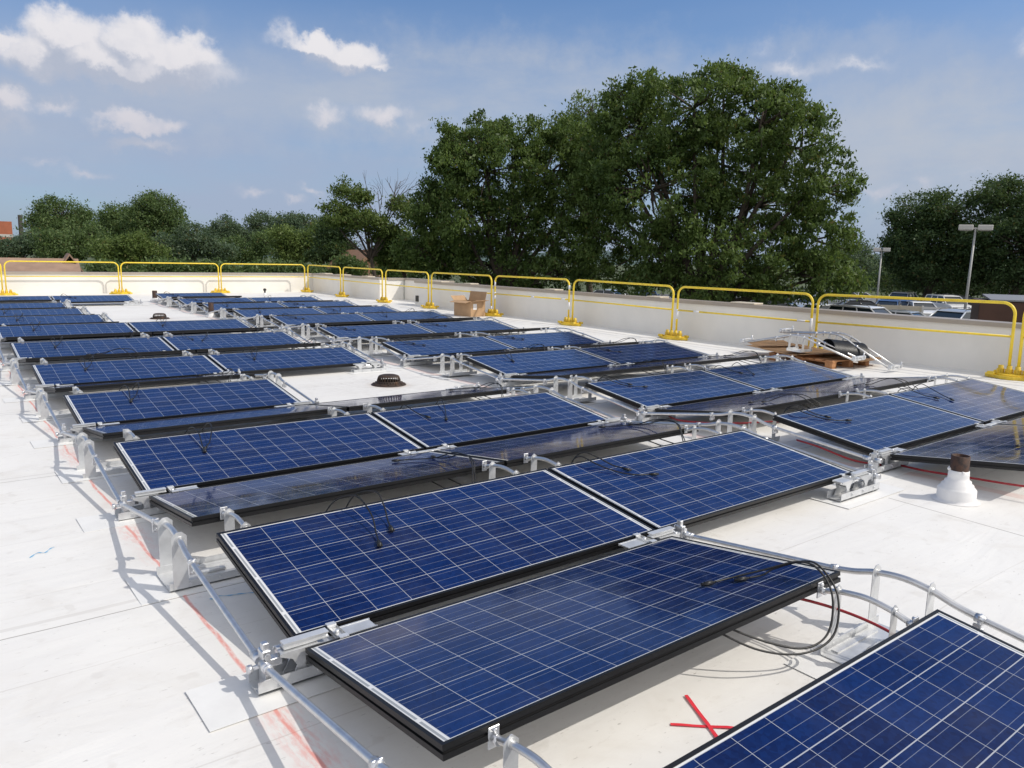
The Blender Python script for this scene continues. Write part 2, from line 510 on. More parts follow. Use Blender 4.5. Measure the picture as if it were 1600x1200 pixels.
    T.link(bp.outputs[0], b.inputs['Normal'])
    return mt
M_ROOF = roof_material()

# ------------------------------------------------------------------ roof and parapets
VK = [-4, 0, 2.3, 4.6, 7, 9.2, 11.5, 14, 18, 21.5, 24.5, 28]
ZK = [.02, .025, -.016, -.03, -.03, -.003, .02, .014, .02, .04, .07, .09]
def hz(v): return float(np.interp(v, VK, ZK))
def roof_z(u, v): return hz(v)
UW, VW = 11.78, 27.2           # inner faces of the right and back parapets
G_Z = -2.6                     # general ground level
def grid_sheet(name, us, vs, zf, mat):
    bm = new_bm()
    V = [[bm.verts.new((u, v, zf(u, v))) for u in us] for v in vs]
    for j in range(len(vs)-1):
        for i in range(len(us)-1):
            f = bm.faces.new((V[j][i], V[j][i+1], V[j+1][i+1], V[j+1][i]))
            f.smooth = True
    return obj(name, bm, mat)
tag(grid_sheet('roof', list(np.linspace(-16, 12.77, 40)), list(np.linspace(-8, VW+.02, 80)), roof_z, M_ROOF), kind='structure')
# building mass below the roof
bm = new_bm()
prism(bm, [(-16, -8), (12.1, -8), (12.1, 19.1), (13.1, 19.1), (13.1, 21.85), (12.1, 21.85), (12.1, VW+.33), (-16, VW+.33)], 'z', G_Z-.5, -.12)
tag(obj('building_walls', bm, pmat('tan_brick', (.36, .25, .18), .8, 0, .15, 3)), 'flat roofed building that carries the white roof and its parapets', 'building')

def wall_top(v): return .745+.0027*v
def parapet(bm_w, bm_c, a, b, inward, za, zb, ext=(0, 0)):
    """parapet from a to b (inner face line) with its thickness away from `inward`; coping 40 mm proud"""
    a = Vector((a[0], a[1], 0)); b = Vector((b[0], b[1], 0))
    n = Vector((inward[0], inward[1], 0))
    t = .30
    def quadprism(bm, p, q, n0, n1, zl0, zl1, zh0, zh1):
        vs = []
        for P, zl, zh in ((p, zl0, zh0), (q, zl1, zh1)):
            for nn in (n0, n1):
                vs.append(bm.verts.new((P.x+n.x*nn, P.y+n.y*nn, zl)))
                vs.append(bm.verts.new((P.x+n.x*nn, P.y+n.y*nn, zh)))
        idx = [(0, 1, 3, 2), (4, 6, 7, 5), (0, 4, 5, 1), (2, 3, 7, 6), (1, 5, 7, 3), (0, 2, 6, 4)]
        fs = [bm.faces.new([vs[i] for i in q_]) for q_ in idx]
        bmesh.ops.recalc_face_normals(bm, faces=fs)
    d = (b-a).normalized()
    quadprism(bm_w, a, b, 0, -t, -.25, -.25, za-.06, zb-.06)
    quadprism(bm_c, a-d*ext[0], b+d*ext[1], .035, -t-.035, za-.066, zb-.066, za, zb)
def parapet_thing(label, segs, group='parapets'):
    bw, bc = new_bm(), new_bm()
    for s in segs: parapet(bw, bc, *s)
    w = obj('parapet_wall', bw, M_WHITE)
    tag(w, label, 'parapet')
    obj('coping', bc, M_CAP, w)
    return w
pb = parapet_thing('sunlit white parapet along the back end of the roof', [((-16, VW), (UW, VW), (0, -1), .80, wall_top(VW), (0, -.036))])
pr_ = parapet_thing('long shaded white parapet with tan coping along the right side', [((UW, -8), (UW, 19.1), (-1, 0), wall_top(-8), wall_top(19.1))])
pn_ = parapet_thing('white parapet round the recess in the right side wall', [
    ((12.77, 18.8), (12.77, 21.535), (-1, 0), wall_top(19.1), wall_top(21.5))])
pf_ = parapet_thing('shaded white parapet past the recess with a sunlit end face', [
    ((UW, 21.5), (UW, VW), (-1, 0), wall_top(21.5)+.003, wall_top(VW)), ((12.735, 21.5), (UW+.301, 21.5), (0, -1), wall_top(21.5), wall_top(21.5))])
# loose pale cover plates on the coping joints
for i, (v0, ln) in enumerate([(16.1, .35), (12.4, .42), (8.9, .40), (6.6, .55), (3.1, .0), (17.9, .8)]):
    if ln == 0: continue
    bm = new_bm()
    box(bm, (UW+.13, v0, wall_top(v0)+.017), (.30, ln, .03), bev=.006)
    obj('coping_cover', bm, M_CAPP, pr_)
for v0, ln in ((22.6, .5), (24.6, .7), (26.2, .6)):
    bm = new_bm()
    box(bm, (UW+.13, v0, wall_top(v0)+.017), (.30, ln, .03), bev=.006)
    obj('coping_cover', bm, M_CAPP, pf_)
bm = new_bm()
box(bm, (UW-.015, 18.95, hz(19)+.20), (.03, .16, .19), bev=.004)
obj('scupper', bm, M_DARK, pr_)

# ------------------------------------------------------------------ solar panels
TH = 0.13485
PITCH, G0, H0, CGAP = 2.31077, .0503, .13, .0202
UB, VB = 4.65094, .18999
def panel_frame_bm():
    bm = new_bm()
    prof = [(.013, -.004), (.013, 0), (0, 0), (0, -.017), (.007, -.018), (.007, -.026), (0, -.027), (0, -.044), (.026, -.044), (.026, -.041), (.010, -.040), (.010, -.006)]
    cs = [((0, 0), (1, 1)), ((PL, 0), (-1, 1)), ((PL, PW), (-1, -1)), ((0, PW), (1, -1))]
    rings = [[bm.verts.new((c[0]+s[0]*o, c[1]+s[1]*o, z)) for o, z in prof] for c, s in cs]
    n = len(prof)
    fs = []
    for i in range(4):
        A, B = rings[i], rings[(i+1) % 4]
        for k in range(n):
            fs.append(bm.faces.new((A[k], B[k], B[(k+1) % n], A[(k+1) % n])))
    bmesh.ops.recalc_face_normals(bm, faces=fs)
    return bm
def laminate_bm():
    bm = new_bm()
    x0, x1, y0, y1, zt, zb_ = .011, PL-.011, .011, PW-.011, -.0025, -.0075
    T_ = [bm.verts.new(p) for p in ((x0, y0, zt), (x1, y0, zt), (x1, y1, zt), (x0, y1, zt))]
    B_ = [bm.verts.new(p) for p in ((x0, y0, zb_), (x1, y0, zb_), (x1, y1, zb_), (x0, y1, zb_))]
    bm.faces.new(T_).material_index = 0
    bm.faces.new(B_[::-1]).material_index = 1
    for i in range(4):
        bm.faces.new((T_[i], B_[i], B_[(i+1) % 4], T_[(i+1) % 4])).material_index = 1
    return bm
def connector_bm(p, d):
    bm = new_bm()
    p = Vector(p); d = Vector(d).normalized()
    tube(bm, [p, p+d*.012, p+d*.0121, p+d*.048, p+d*.0481, p+d*.062], [.006, .006, .0095, .0095, .0065, .0065], 8)
    s = d.cross(Vector((0, 0, 1))).normalized()
    for q in (-1, 1):
        tube(bm, [p+d*.02+s*q*.010, p+d*.058+s*q*.010], .0028, 5)
    return bm
def lead(parent, ctrl, label=None):
    bm = new_bm()
    pts = spline(ctrl, 9)
    tube(bm, pts, .0043, 6)
    c = obj('cable', bm, M_CABLE, parent)
    d = Vector(ctrl[-1])-Vector(ctrl[-2])
    d.z = 0 if abs(d.z) < .03 else d.z
    obj('connector', connector_bm(ctrl[-1], d), M_CABLE, c)
    return c
E_ = PW
CABLES = {
 'arch': [[(.50, E_-.10, -.05), (.55, E_+.05, -.04), (.60, E_+.02, .045), (.66, E_-.07, .085), (.66, .68, .055), (.63, .57, .016), (.61, .51, .010)],
          [(.60, E_-.10, -.05), (.66, E_+.05, -.04), (.71, E_+.03, .050), (.77, E_-.06, .085), (.77, .76, .05), (.745, .67, .016), (.73, .62, .010)]],
 'twin': [[(.44, E_-.10, -.05), (.48, E_+.05, -.03), (.52, E_+.02, .04), (.53, .78, .05), (.51, .62, .016), (.50, .54, .010)],
          [(.54, E_-.10, -.05), (.60, E_+.06, -.03), (.64, E_+.03, .05), (.63, .80, .07), (.57, .64, .025), (.53, .58, .010)]],
 'trail': [[(.20, E_-.10, -.05), (.24, E_+.05, -.03), (.27, E_+.01, .03), (.30, .78, .02), (.36, .66, .008), (.44, .58, .008), (.52, .55, .010)],
           [(.22, E_-.10, -.05), (.26, E_+.06, -.03), (.30, E_+.03, .045), (.35, .86, .04), (.40, .76, .012), (.43, .70, .010)]],
 'cross': [[(.28, E_-.10, -.05), (.31, E_+.05, -.03), (.32, E_+.0, .03), (.33, .78, .02), (.35, .70, .008), (.37, .64, .010)],
           [(.62, E_-.10, -.05), (.68, E_+.06, -.03), (.70, E_+.01, .04), (.66, .80, .03), (.58, .64, .012), (.52, .54, .010)]],
 'fold': [[(.40, E_-.10, -.05), (.36, E_+.14, -.10), (.28, E_+.06, -.02), (.24, E_-.02, .05), (.22, .66, .07), (.24, .45, .02), (.33, .30, .010), (.40, .25, .010)],
          [(.52, E_-.10, -.05), (.42, E_+.16, -.14), (.30, E_+.07, -.02), (.25, E_-.03, .06), (.20, .70, .06), (.18, .52, .02), (.20, .42, .010), (.19, .36, .010)]],
 'flop': [[(.60, E_-.10, -.05), (.66, E_+.12, -.09), (.74, E_+.05, 0), (.80, E_-.04, .05), (.92, .72, .06), (1.08, .62, .02), (1.20, .60, .010)],
          [(.72, E_-.10, -.05), (.78, E_+.14, -.12), (.84, E_+.05, 0), (.90, E_-.05, .06), (.98, .78, .05), (1.06, .70, .012), (1.12, .69, .010)]],
 'loop': [[(.75, E_-.10, -.05), (.62, E_+.03, -.14), (.44, E_+.10, -.185), (.29, E_+.13, -.15), (.20, E_+.10, -.03), (.17, E_+.02, .055), (.18, .86, .075), (.24, .76, .04), (.28, .73, .016), (.34, .70, .010)],
          [(.70, E_-.10, -.05), (.56, E_+.02, -.13), (.42, E_+.09, -.175), (.30, E_+.115, -.14), (.215, E_+.085, -.02), (.19, E_+.01, .06), (.21, .84, .075), (.28, .74, .04), (.38, .66, .016), (.47, .63, .010)]],
}
PROTO = {}
def make_panel(kind):
    t = thing('solar_panel', 'x', 'solar panel')
    obj('frame', panel_frame_bm(), M_FRAME, t)
    obj('cell_sheet', laminate_bm(), [M_CELL, M_BACK], t)
    bm = new_bm()
    box(bm, (.62, PW-.13, -.020), (.12, .11, .022), bev=.004)
    obj('junction_box', bm, M_DARK, t)
    if kind != 'bare':
        for ctrl in CABLES[kind]: lead(t, ctrl)
    return reg(t)
ORD = ['first', 'second', 'third', 'fourth', 'fifth', 'sixth', 'seventh', 'eighth', 'ninth', 'tenth', 'eleventh', 'twelfth']
used_proto = set()
def place_panel(arr, k, side, col, kind, row, label):
    dz, dv, du = row
    u0 = (UB if arr == 'B' else 0)+du+col*(PL+CGAP)
    v0 = (VB if arr == 'B' else 0)+k*PITCH+side*G0+dv
    if kind not in PROTO: PROTO[kind] = make_panel(kind)
    o = PROTO[kind] if kind not in used_proto else copy_tree(PROTO[kind])
    used_proto.add(kind)
    o.location = (u0 if side > 0 else u0+PL, v0, H0+dz)
    o.rotation_euler = (TH, 0, 0 if side > 0 else math.pi)
    tag(o, label, 'solar panel', 'solar panels on the roof')
    return o
ROWS = {('A', -1): (.015, .014, .01), ('A', 0): (.033, -.016, .002), ('A', 1): (-.018, -.01, .005), ('A', 2): (-.045, .02, .015), ('A', 3): (-.037, .004, -.001),
        ('A', 4): (-.005, -.031, -.017), ('A', 5): (.036, 0, -.026), ('A', 6): (.014, .1, -.04), ('A', 7): (-.003, .1, -.06), ('A', 8): (-.004, .1, -.06), ('A', 9): (.034, .318, -.047),
        ('B', 0): (.032, -.001, -.003), ('B', 1): (-.014, .004, .003), ('B', 2): (.01, -.003, 0), ('B', 3): (-.02, 0, 0), ('B', 4): (-.003, .287, .10), ('B', 5): (.032, .30, .09),
        ('B', 6): (.015, .31, .06), ('B', 7): (.019, .29, .04), ('B', 8): (.026, .333, .04), ('B', 9): (.06, .389, .033)}
FARCOLS = {'A': {-1: [0], 0: [0, 1], 1: [0, 1], 2: [0], 3: [0, 1], 4: [0, 1], 5: [0, 1], 6: [0], 7: [0], 8: [0], 9: [0, 1]}, 'B': {k: [0, 1] for k in range(9)}}
FARCOLS['B'][9] = [0]
NEARCOLS = {'A': {0: [0], 1: [0, 1], 2: [0, 1], 3: [0], 4: [0, 1], 5: [0, 1], 6: [0, 1], 7: [0], 8: [0], 9: [0]}, 'B': {k: [0, 1] for k in range(9)}}
NEARCOLS['A'][6] = [0]
NEARCOLS['B'][9] = [0]
SPEC = {('A', 0, 1, 0): 'arch', ('A', 0, 1, 1): 'trail', ('A', 1, 1, 0): 'twin', ('A', 1, 1, 1): 'cross', ('A', 2, 1, 0): 'twin', ('A', -1, 1, 0): 'bare', ('A', 0, -1, 0): 'loop',
        ('A', 1, -1, 0): 'fold', ('A', 1, -1, 1): 'fold', ('A', 2, -1, 0): 'bare', ('A', 2, -1, 1): 'fold', ('B', 0, 1, 0): 'trail', ('B', 0, 1, 1): 'cross', ('B', 1, 1, 0): 'trail',
        ('B', 1, -1, 0): 'flop', ('B', 1, -1, 1): 'flop', ('B', 0, -1, 0): 'flop', ('B', 0, -1, 1): 'fold', ('A', 3, 1, 0): 'twin', ('A', 3, 1, 1): 'twin', ('A', 4, 1, 0): 'twin', ('A', 4, 1, 1): 'cross'}
rnd = random.Random(4)
PN = {'A': 'left', 'B': 'right'}
for arr in 'AB':
    far = FARCOLS[arr]; near = NEARCOLS[arr]
    for k in sorted(far):
        for side, cols in ((1, far.get(k, [])), (-1, near.get(k, []))):
            for c in cols:
                kind = SPEC.get((arr, k, side, c)) or rnd.choice(['twin', 'cross', 'trail', 'twin'] if side > 0 else ['fold', 'flop', 'bare'])
                pair = ORD[k+1] if arr == 'A' else ORD[k]
                where = ('left' if c == 0 else 'right')+' end' if len(cols) == 2 else 'only panel'
                if arr == 'A' and k == -1:
                    lab = 'cropped blue solar panel filling the bottom right corner of the photo'
                else:
                    tone = 'deep blue' if side > 0 else 'greyish'
                    how = 'facing the viewer' if side > 0 else 'sloping away from viewer'
                    lab = f'{tone} panel {how}, {where}, {ORD[k]} row from front, {PN[arr]} array'
                place_panel(arr, k, side, c, kind, ROWS[(arr, k)], lab)
# ------------------------------------------------------------------ racking
CTH = math.cos(TH)
def plate(bm, x, y, w, z0, z1, t=.004):
    pts = [(x-w/2, z0), (x+w/2, z0), (x+w/2, z1-.02), (x+w/2-.022, z1), (x-w/2+.022, z1), (x-w/2, z1-.02)]
    prism(bm, pts, 'y', y-t/2, y+t/2)
def ridge_arch(x, kind):
    if kind == 'outer':
        return spline([(x, -.32, .2035), (x, -.22, .222), (x, -.12, .2495), (x, 0, .262), (x, .12, .2495), (x, .22, .222), (x, .32, .2035)], 5)
    return spline([(x, -.20, .222), (x, -.155, .232), (x, -.10, .247), (x, 0, .258), (x, .10, .247), (x, .155, .232), (x, .20, .222)], 5)
def bolt(bm, p, ax=(0, 1, 0), r=.007, l=.012):
    tube(bm, [Vector(p)-Vector(ax)*l, Vector(p)+Vector(ax)*l], r, 6)
def make_ridge(kind):
    """kind 'end': pipe line outside the panels plus an inner arch; 'mid': two inner arches under the panel joint"""
    t = thing('ridge_support', 'x', 'racking support')
    arches = [(0, 'outer'), (.30, 'inner')] if kind == 'end' else [(-.17, 'inner'), (.17, 'inner')]
    x0, x1 = (-.05, .40) if kind == 'end' else (-.26, .26)
    bm = new_bm()
    box(bm, ((x0+x1)/2, 0, .009), (x1-x0, .236, .004))
    for s in (-1, 1):
        box(bm, ((x0+x1)/2, s*.116, .026), (x1-x0, .004, .037))
        for q in range(3):
            bolt(bm, (x0+.09+q*(x1-x0-.18)/2, s*.119, .028), r=.006, l=.006)
        box(bm, ((x0+x1)/2+.01, s*.088, .014), ((x1-x0)*.7, .03, .006))
    tube(bm, [((x0+x1)/2-.06, 0, .02), ((x0+x1)/2+.06, 0, .02)], .012, 8)
    obj('base_channel', bm, M_GALV, t)
    bm = new_bm()
    box(bm, ((x0+x1)/2+(.02 if kind == 'end' else 0), 0, 0), (x1-x0+.30, .34, .002))
    obj('slip_sheet', bm, M_SLIP, t).location.z = .003
    for x, k in arches:
        for s in (-1, 1):
            bm = new_bm()
            plate(bm, x, s*.119, .066 if k == 'outer' else .050, .012, .283 if k == 'outer' else .272, .003)
            tube(bm, [(x, s*.112, .2495), (x, s*.128, .247)], .0175 if k == 'outer' else .0145, 10)
            obj('upright', bm, M_GALV, t)
        bm = new_bm()
        tube(bm, ridge_arch(x, k), .0135 if k == 'outer' else .0115, 10)
        a = obj('arch_pipe', bm, M_PIPE, t)
        e = .315 if k == 'outer' else .203
        zc = .204 if k == 'outer' else .226
        for s in (-1, 1):
            bm = new_bm()
            if k == 'outer':
                box(bm, (x, s*e, zc-.018), (.032, .010, .070), bev=.002)
                tube(bm, [(x, s*(e-.018), zc+.002), (x, s*(e+.018), zc-.002)], .018, 10)
                bolt(bm, (x, s*e, zc-.040), l=.018)
                box(bm, (x+.022, s*e, zc-.03), (.012, .03, .03))
            else:
                box(bm, (x, s*e, zc-.004), (.038, .006, .066), bev=.002)
                tube(bm, [(x, s*(e-.03), zc-.003), (x, s*e, zc-.004)], .0145, 10)
                bolt(bm, (x, s*(e-.006), zc+.020), l=.008)
            obj('clamp', bm, M_CLAMP, a)
    return reg(t)
def make_valley(kind):
    t = thing('valley_support', 'x', 'racking support')
    x0, x1 = (-.03, .46) if kind == 'end' else (-.30, .30)
    xc = (x0+x1)/2
    bm = new_bm()
    box(bm, (xc, 0, .009), (x1-x0, .10, .004))
    for s in (-1, 1):
        box(bm, (xc, s*.048, .030), (x1-x0, .004, .046))
        for q in range(3): bolt(bm, (x0+.08+q*.14, s*.051, .034), r=.008, l=.008)
    obj('base_channel', bm, M_GALV, t)
    bm = new_bm()
    box(bm, (xc-(.06 if kind == 'end' else 0), 0, 0), (x1-x0+.26, .285, .002))
    obj('slip_sheet', bm, M_SLIP, t).location.z = .003
    for x in ((.13, .36) if kind == 'end' else (-.17, .17)):
        bm = new_bm()
        for y in (-.034, .034):
            pts = [(x-.045, .012), (x+.045, .012), (x+.030, .03), (x+.014, .065), (x+.03, .095), (x+.075, .115), (x+.075, .125), (x-.075, .125), (x-.075, .115), (x-.03, .095), (x-.014, .065), (x-.030, .03)]
            prism(bm, pts, 'y', y-.003, y+.003)
        box(bm, (x, 0, .080), (.03, .064, .004)); box(bm, (x, 0, .121), (.14, .062, .004))
        obj('bracket', bm, M_GALV, t)
    bm = new_bm()
    a, b = (.075, .245) if kind == 'end' else (-.10, .10)
    if kind == 'end':
        prism(bm, [(-.020, .128), (.020, .128), (.020, .131), (.008, .133), (.008, .143), (.018, .145), (.018, .149), (-.018, .149), (-.018, .145), (-.008, .143), (-.008, .133), (-.020, .131)], 'x', a, b)
        box(bm, (.17, 0, .119), (.03, .02, .02))
        prism(bm, [(-.026, .101), (.026, .101), (.022, .108), (-.022, .108)], 'x', a+.01, b+.02)
    else:
        prism(bm, [(-.022, .100), (.022, .100), (.022, .116), (.010, .119), (.010, .126), (-.010, .126), (-.010, .119), (-.022, .116)], 'x', a, b)
    obj('top_rail', bm, M_PLATE, t)
    for x in ((.285,) if kind == 'end' else (-.17, .17)):
        bm = new_bm()
        prism(bm, [(-.066, .1335), (-.040, .1335), (-.040, .118), (.040, .118), (.040, .1335), (.066, .1335), (.066, .138), (.044, .138), (.044, .1225), (-.044, .1225), (-.044, .138), (-.066, .138)], 'x', x-.018, x+.018)
        bolt(bm, (x, 0, .124), (0, 0, 1), .008, .012)
        obj('mid_clip', bm, M_PLATE, t)
    if kind == 'end':
        bm = new_bm()
        box(bm, (.012, 0, .105), (.030, .046, .080), bev=.0025)
        box(bm, (.012, -.004, .146), (.022, .026, .05), bev=.002)
        box(bm, (.045, 0, .092), (.05, .036, .03), bev=.002)
        for s in (-1, 1):
            tube(bm, [(0, s*.012, .098), (0, s*.062, .100)], .0178, 12)
            tube(bm, [(.012, s*.03, .128), (.012, s*.036, .128)], .012, 8)
        tube(bm, [(-.045, 0, .085), (.09, 0, .085)], .009, 8)
        tube(bm, [(-.050, 0, .085), (-.034, 0, .085)], .016, 8)
        tube(bm, [(.06, .02, .115), (.085, .02, .115)], .014, 8)
        box(bm, (.012, 0, .045), (.02, .07, .07))
        obj('pipe_clamp', bm, M_CLAMP, t)
    return reg(t)
def make_pipe():
    t = thing('rail_pipe', 'x', 'rail pipe')
    bm = new_bm()
    tube(bm, [(0, 0, 0), (0, .03, 0), (0, .97, 0), (0, 1, 0)], [.0125, .0125, .0125, .0125], 12)
    obj('tube', bm, M_PIPE, t)
    bm = new_bm()
    tube(bm, [(0, .0, 0), (0, .035, 0)], .0165, 12)
    obj('sleeve', bm, M_CLAMP, t)
    return reg(t)
RP = {'end': None, 'mid': None}; VP = {'end': None, 'mid': None}; PP = [None]
def set_slip(o, u, v, z):
    for ch in o.children:
        if ch.name.startswith('slip_sheet'): ch.location.z = roof_z(u, v)-z+.004
def put(proto, makef, kind, u, v, z, flip, label, cat, group, sy=1.0):
    if proto[kind] is None:
        proto[kind] = makef(kind); o = proto[kind]
    else:
        o = copy_tree(proto[kind])
    o.location = (u, v, z)
    o.rotation_euler = (0, 0, math.pi if flip else 0)
    o.scale = (1, sy, 1)
    tag(o, label, cat, group)
    set_slip(o, u, v, z)
    return o
def pipe(p, q, label, group):
    if PP[0] is None:
        PP[0] = make_pipe(); o = PP[0]
    else:
        o = copy_tree(PP[0])
    p, q = Vector(p), Vector(q)
    d = q-p
    o.location = p
    o.rotation_euler = d.to_track_quat('Y', 'Z').to_euler()
    o.scale = (1, d.length, 1)
    tag(o, label, 'rail pipe', group)
    return o
def vpos(arr, k): return (VB if arr == 'B' else 0)+k*PITCH+ROWS[(arr, k)][1]
def upos(arr, k): return (UB if arr == 'B' else 0)+ROWS[(arr, k)][2]
for arr in 'AB':
    far, near = FARCOLS[arr], NEARCOLS[arr]
    ks = sorted(set(far) | set(near))
    side_name = {'L': 'left edge', 'R': 'right end', 'M': 'middle joint'}
    def ridge_of(k):                     # ridge between far k and near k+1
        if (arr, k) not in ROWS or (arr, k+1) not in ROWS: return None
        vf = vpos(arr, k)+G0+PW*CTH; vn = vpos(arr, k+1)-G0-PW*CTH
        return (vf+vn)/2, (ROWS[(arr, k)][0]+ROWS[(arr, k+1)][0])/2, (vn-vf)/2
    first = min(ks)
    for k in ks:
        nm = ORD[k-first]
        # ridge supports
        rg = ridge_of(k)
        if rg:
            rv, rz, hg = rg
            nc = min(len(far[k]), len(near.get(k+1, [])))
            nmx = max(len(far[k]), len(near.get(k+1, [])))
            uL = (upos(arr, k)+upos(arr, k+1))/2
            spots = [('L', uL-.14, False, 'end')]
            if nc == 2: spots.append(('M', uL+PL+CGAP/2, False, 'mid'))
            spots.append(('R', uL+nmx*(PL+CGAP)-CGAP+.14, True, 'end'))
            for s, u, fl, kd in spots:
                what = 'arched silver support with upright plates' if kd == 'end' else 'pair of small silver arches'
                put(RP, make_ridge, kd, u, rv, rz, fl, f'{what}, {side_name[s]}, {nm} ridge from front, {PN[arr]} array', 'racking support', 'ridge supports of the solar racking', hg/.207)
        # valley supports
        if k >= 0:
            v, z, u0 = vpos(arr, k), ROWS[(arr, k)][0], upos(arr, k)
            nf, nn = len(far[k]), len(near.get(k, []))
            spots = [('L', u0-.14, False, 'end')]
            if min(nf, nn) == 2: spots.append(('M', u0+PL+CGAP/2, False, 'mid'))
            elif max(nf, nn) == 2: spots.append(('M', u0+PL+.14, True, 'end'))
            spots.append(('R', u0+max(nf, nn)*(PL+CGAP)-CGAP+.14, True, 'end'))
            for s, u, fl, kd in spots:
                what = 'low silver foot with pipe clamp' if kd == 'end' else 'low bright rail with two clips'
                put(VP, make_valley, kd, u, v, z, fl, f'{what}, {side_name[s]}, {ORD[k]} valley from front, {PN[arr]} array', 'racking support', 'valley supports of the solar racking')
        # straight pipes on both slopes
        for side, cols in ((1, far.get(k, [])), (-1, near.get(k, []))):
            rg = ridge_of(k if side > 0 else k-1)
            if not cols or not rg: continue
            rv, rz, hg = rg
            v, z, u0 = vpos(arr, k), ROWS[(arr, k)][0], upos(arr, k)
            slope = 'facing the viewer' if side > 0 else 'behind the ridge'
            kk = k if side > 0 else k-1
            uo = (upos(arr, kk)+upos(arr, kk+1))/2
            for s in 'LR':
                du = -.14 if s == 'L' else len(cols)*(PL+CGAP)-CGAP+.14
                a = (u0+du, v+side*.05, z+.100)
                b = (uo+du, rv-side*.315*hg/.207, rz+.2045)
                dirn = 'rising away from viewer' if side > 0 else 'rising towards viewer'
                row = f'{ORD[k]} valley from front' if k >= 0 else 'the cropped corner panel'
                pipe(a, b, f'silver pipe {dirn} from {row}, {side_name[s]}, {PN[arr]} array', 'straight pipes of the solar racking')

# ------------------------------------------------------------------ guard rails
def rail_frame(p, q, label):
    p, q = Vector((*p, 0)), Vector((*q, 0))
    d = q-p
    L_ = d.length
    za = hz(p.y); zb = hz(q.y)
    t = thing('guard_rail', label, 'guard rail', (p.x, p.y, za), (0, -math.atan2(zb-za, L_), math.atan2(d.y, d.x)), 'yellow guard rails along the parapets')
    Hh, rr = 1.075, .17
    pts = [(0, 0, .05), (0, 0, Hh-rr)]
    for k in range(1, 8):
        a = k/8*math.pi/2
        pts.append((rr-rr*math.cos(a), 0, Hh-rr+rr*math.sin(a)))
    pts += [(rr, 0, Hh), (L_-rr, 0, Hh)]
    for k in range(1, 8):
        a = k/8*math.pi/2
        pts.append((L_-rr+rr*math.sin(a), 0, Hh-rr+rr*math.cos(a)))
    pts += [(L_, 0, Hh-rr), (L_, 0, .05)]
    bm = new_bm()
    tube(bm, pts, .0215, 12)
    obj('hoop', bm, M_YEL, t)
    bm = new_bm()
    tube(bm, [(.02, 0, .60), (L_-.02, 0, .60)], .0165, 10)
    obj('mid_rail', bm, M_YEL, t)
    return t
RV = [(26.55, 23.6), (23.38, 20.42), (20.18, 17.5), (17.32, 14.26), (14.1, 11.13), (10.99, 7.95), (7.82, 4.83), (4.72, 1.70), (1.58, -1.45)]
RU = 11.3
names = ['in the far corner', 'second from the far corner', 'third from the far corner, before the recess', 'fourth from the far corner, behind the cardboard box', 'fifth from the far corner',
         'sixth from the far corner', 'seventh from the far corner, behind the spare racking', 'eighth from the far corner, before the cars', 'cut off by the photo edge']
rails = []
for (a, b), n in zip(RV, names):
    rails.append(rail_frame((RU, a), (RU, b), 'yellow guard rail along the right parapet, '+n))
BU = [(-2.1, 1.18), (1.28, 4.55), (4.63, 7.9), (7.99, 11.24)]
for (a, b), n in zip(BU, ['at the left photo edge', 'in front of the brown house roof', 'second from the corner', 'nearest the corner']):
    rail_frame((a, 26.72), (b, 26.72), 'yellow guard rail along the sunlit back parapet, '+n)
# white stickers and tape on some rails
def sticker(r, x, z, h=.09, horiz=False):
    bm = new_bm()
    if horiz: tube(bm, [(x, 0, z), (x+h, 0, z)], .0175, 10)
    else: tube(bm, [(x, 0, z), (x, 0, z+h)], .0225, 12)
    obj('sticker', bm, M_PAPER, r)
L7 = 2.99
sticker(rails[6], 0, .42, .20); sticker(rails[6], .42, .60, .14, True)
sticker(rails[6], L7, .36, .30); sticker(rails[6], 2.72, .60, .16, True)
sticker(rails[4], 0, .80, .16); sticker(rails[4], 0, .46, .10); sticker(rails[4], 0, .60, .05); sticker(rails[4], 1.55, .60, .12, True); sticker(rails[4], 2.7, .60, .14, True); sticker(rails[4], 2.97, .36, .18)
sticker(rails[4], 2.97, .84, .10); sticker(rails[3], 3.06, .14, .12); sticker(rails[3], 2.6, .60, .14, True)
def make_base():
    t = thing('rail_ballast', 'x', 'rail ballast')
    bm = new_bm()
    pts = []
    for k in range(28):
        a = 2*math.pi*k/28
        r = 1.0+.10*math.cos(4*a)
        pts.append((.33*r*math.cos(a), .20*r*math.sin(a)))
    prism(bm, pts, 'z', .0, .045)
    prism(bm, [(p[0]*.82, p[1]*.78) for p in pts], 'z', .045, .065)
    for sx in (-1, 1):
        for sy in (-1, 1):
            box(bm, (sx*.24, sy*.12, .06), (.10, .07, .05), bev=.01)
    obj('plate', bm, M_YELB, t)
    for x in (-.165, -.055, .055, .165):
        bm = new_bm()
        lathe(bm, [(.034, .06), (.034, .175), (.0285, .178), (.0285, .08)], (x, 0, 0), 14)
        for k in range(4):
            a = k*math.pi/2+.78
            box(bm, (x+.042*math.cos(a), .042*math.sin(a), .095), (.012, .03, .07), rot=Matrix.Rotation(a, 3, 'Z'))
        obj('socket', bm, M_YELB, t)
    return reg(t)
BASE = None
jn = [26.66, 23.49, 20.30, 17.41, 14.18, 11.06, 7.885, 4.775, 1.64]
bl = ['in the far corner', 'second from the far corner', 'beside the sunlit end face of the parapet', 'between the recess and the cardboard box', 'just right of the cardboard box', 'one span right of the cardboard box', 'left of the spare racking', 'behind the spare racking', 'at the right edge of the photo']
def put_base(u, v, rz, label):
    global BASE
    if BASE is None: BASE = make_base(); o = BASE
    else: o = copy_tree(BASE)
    o.location = (u, v, hz(v)+.003)
    o.rotation_euler = (0, 0, rz)
    tag(o, label, 'rail ballast', 'cast bases of the guard rails')
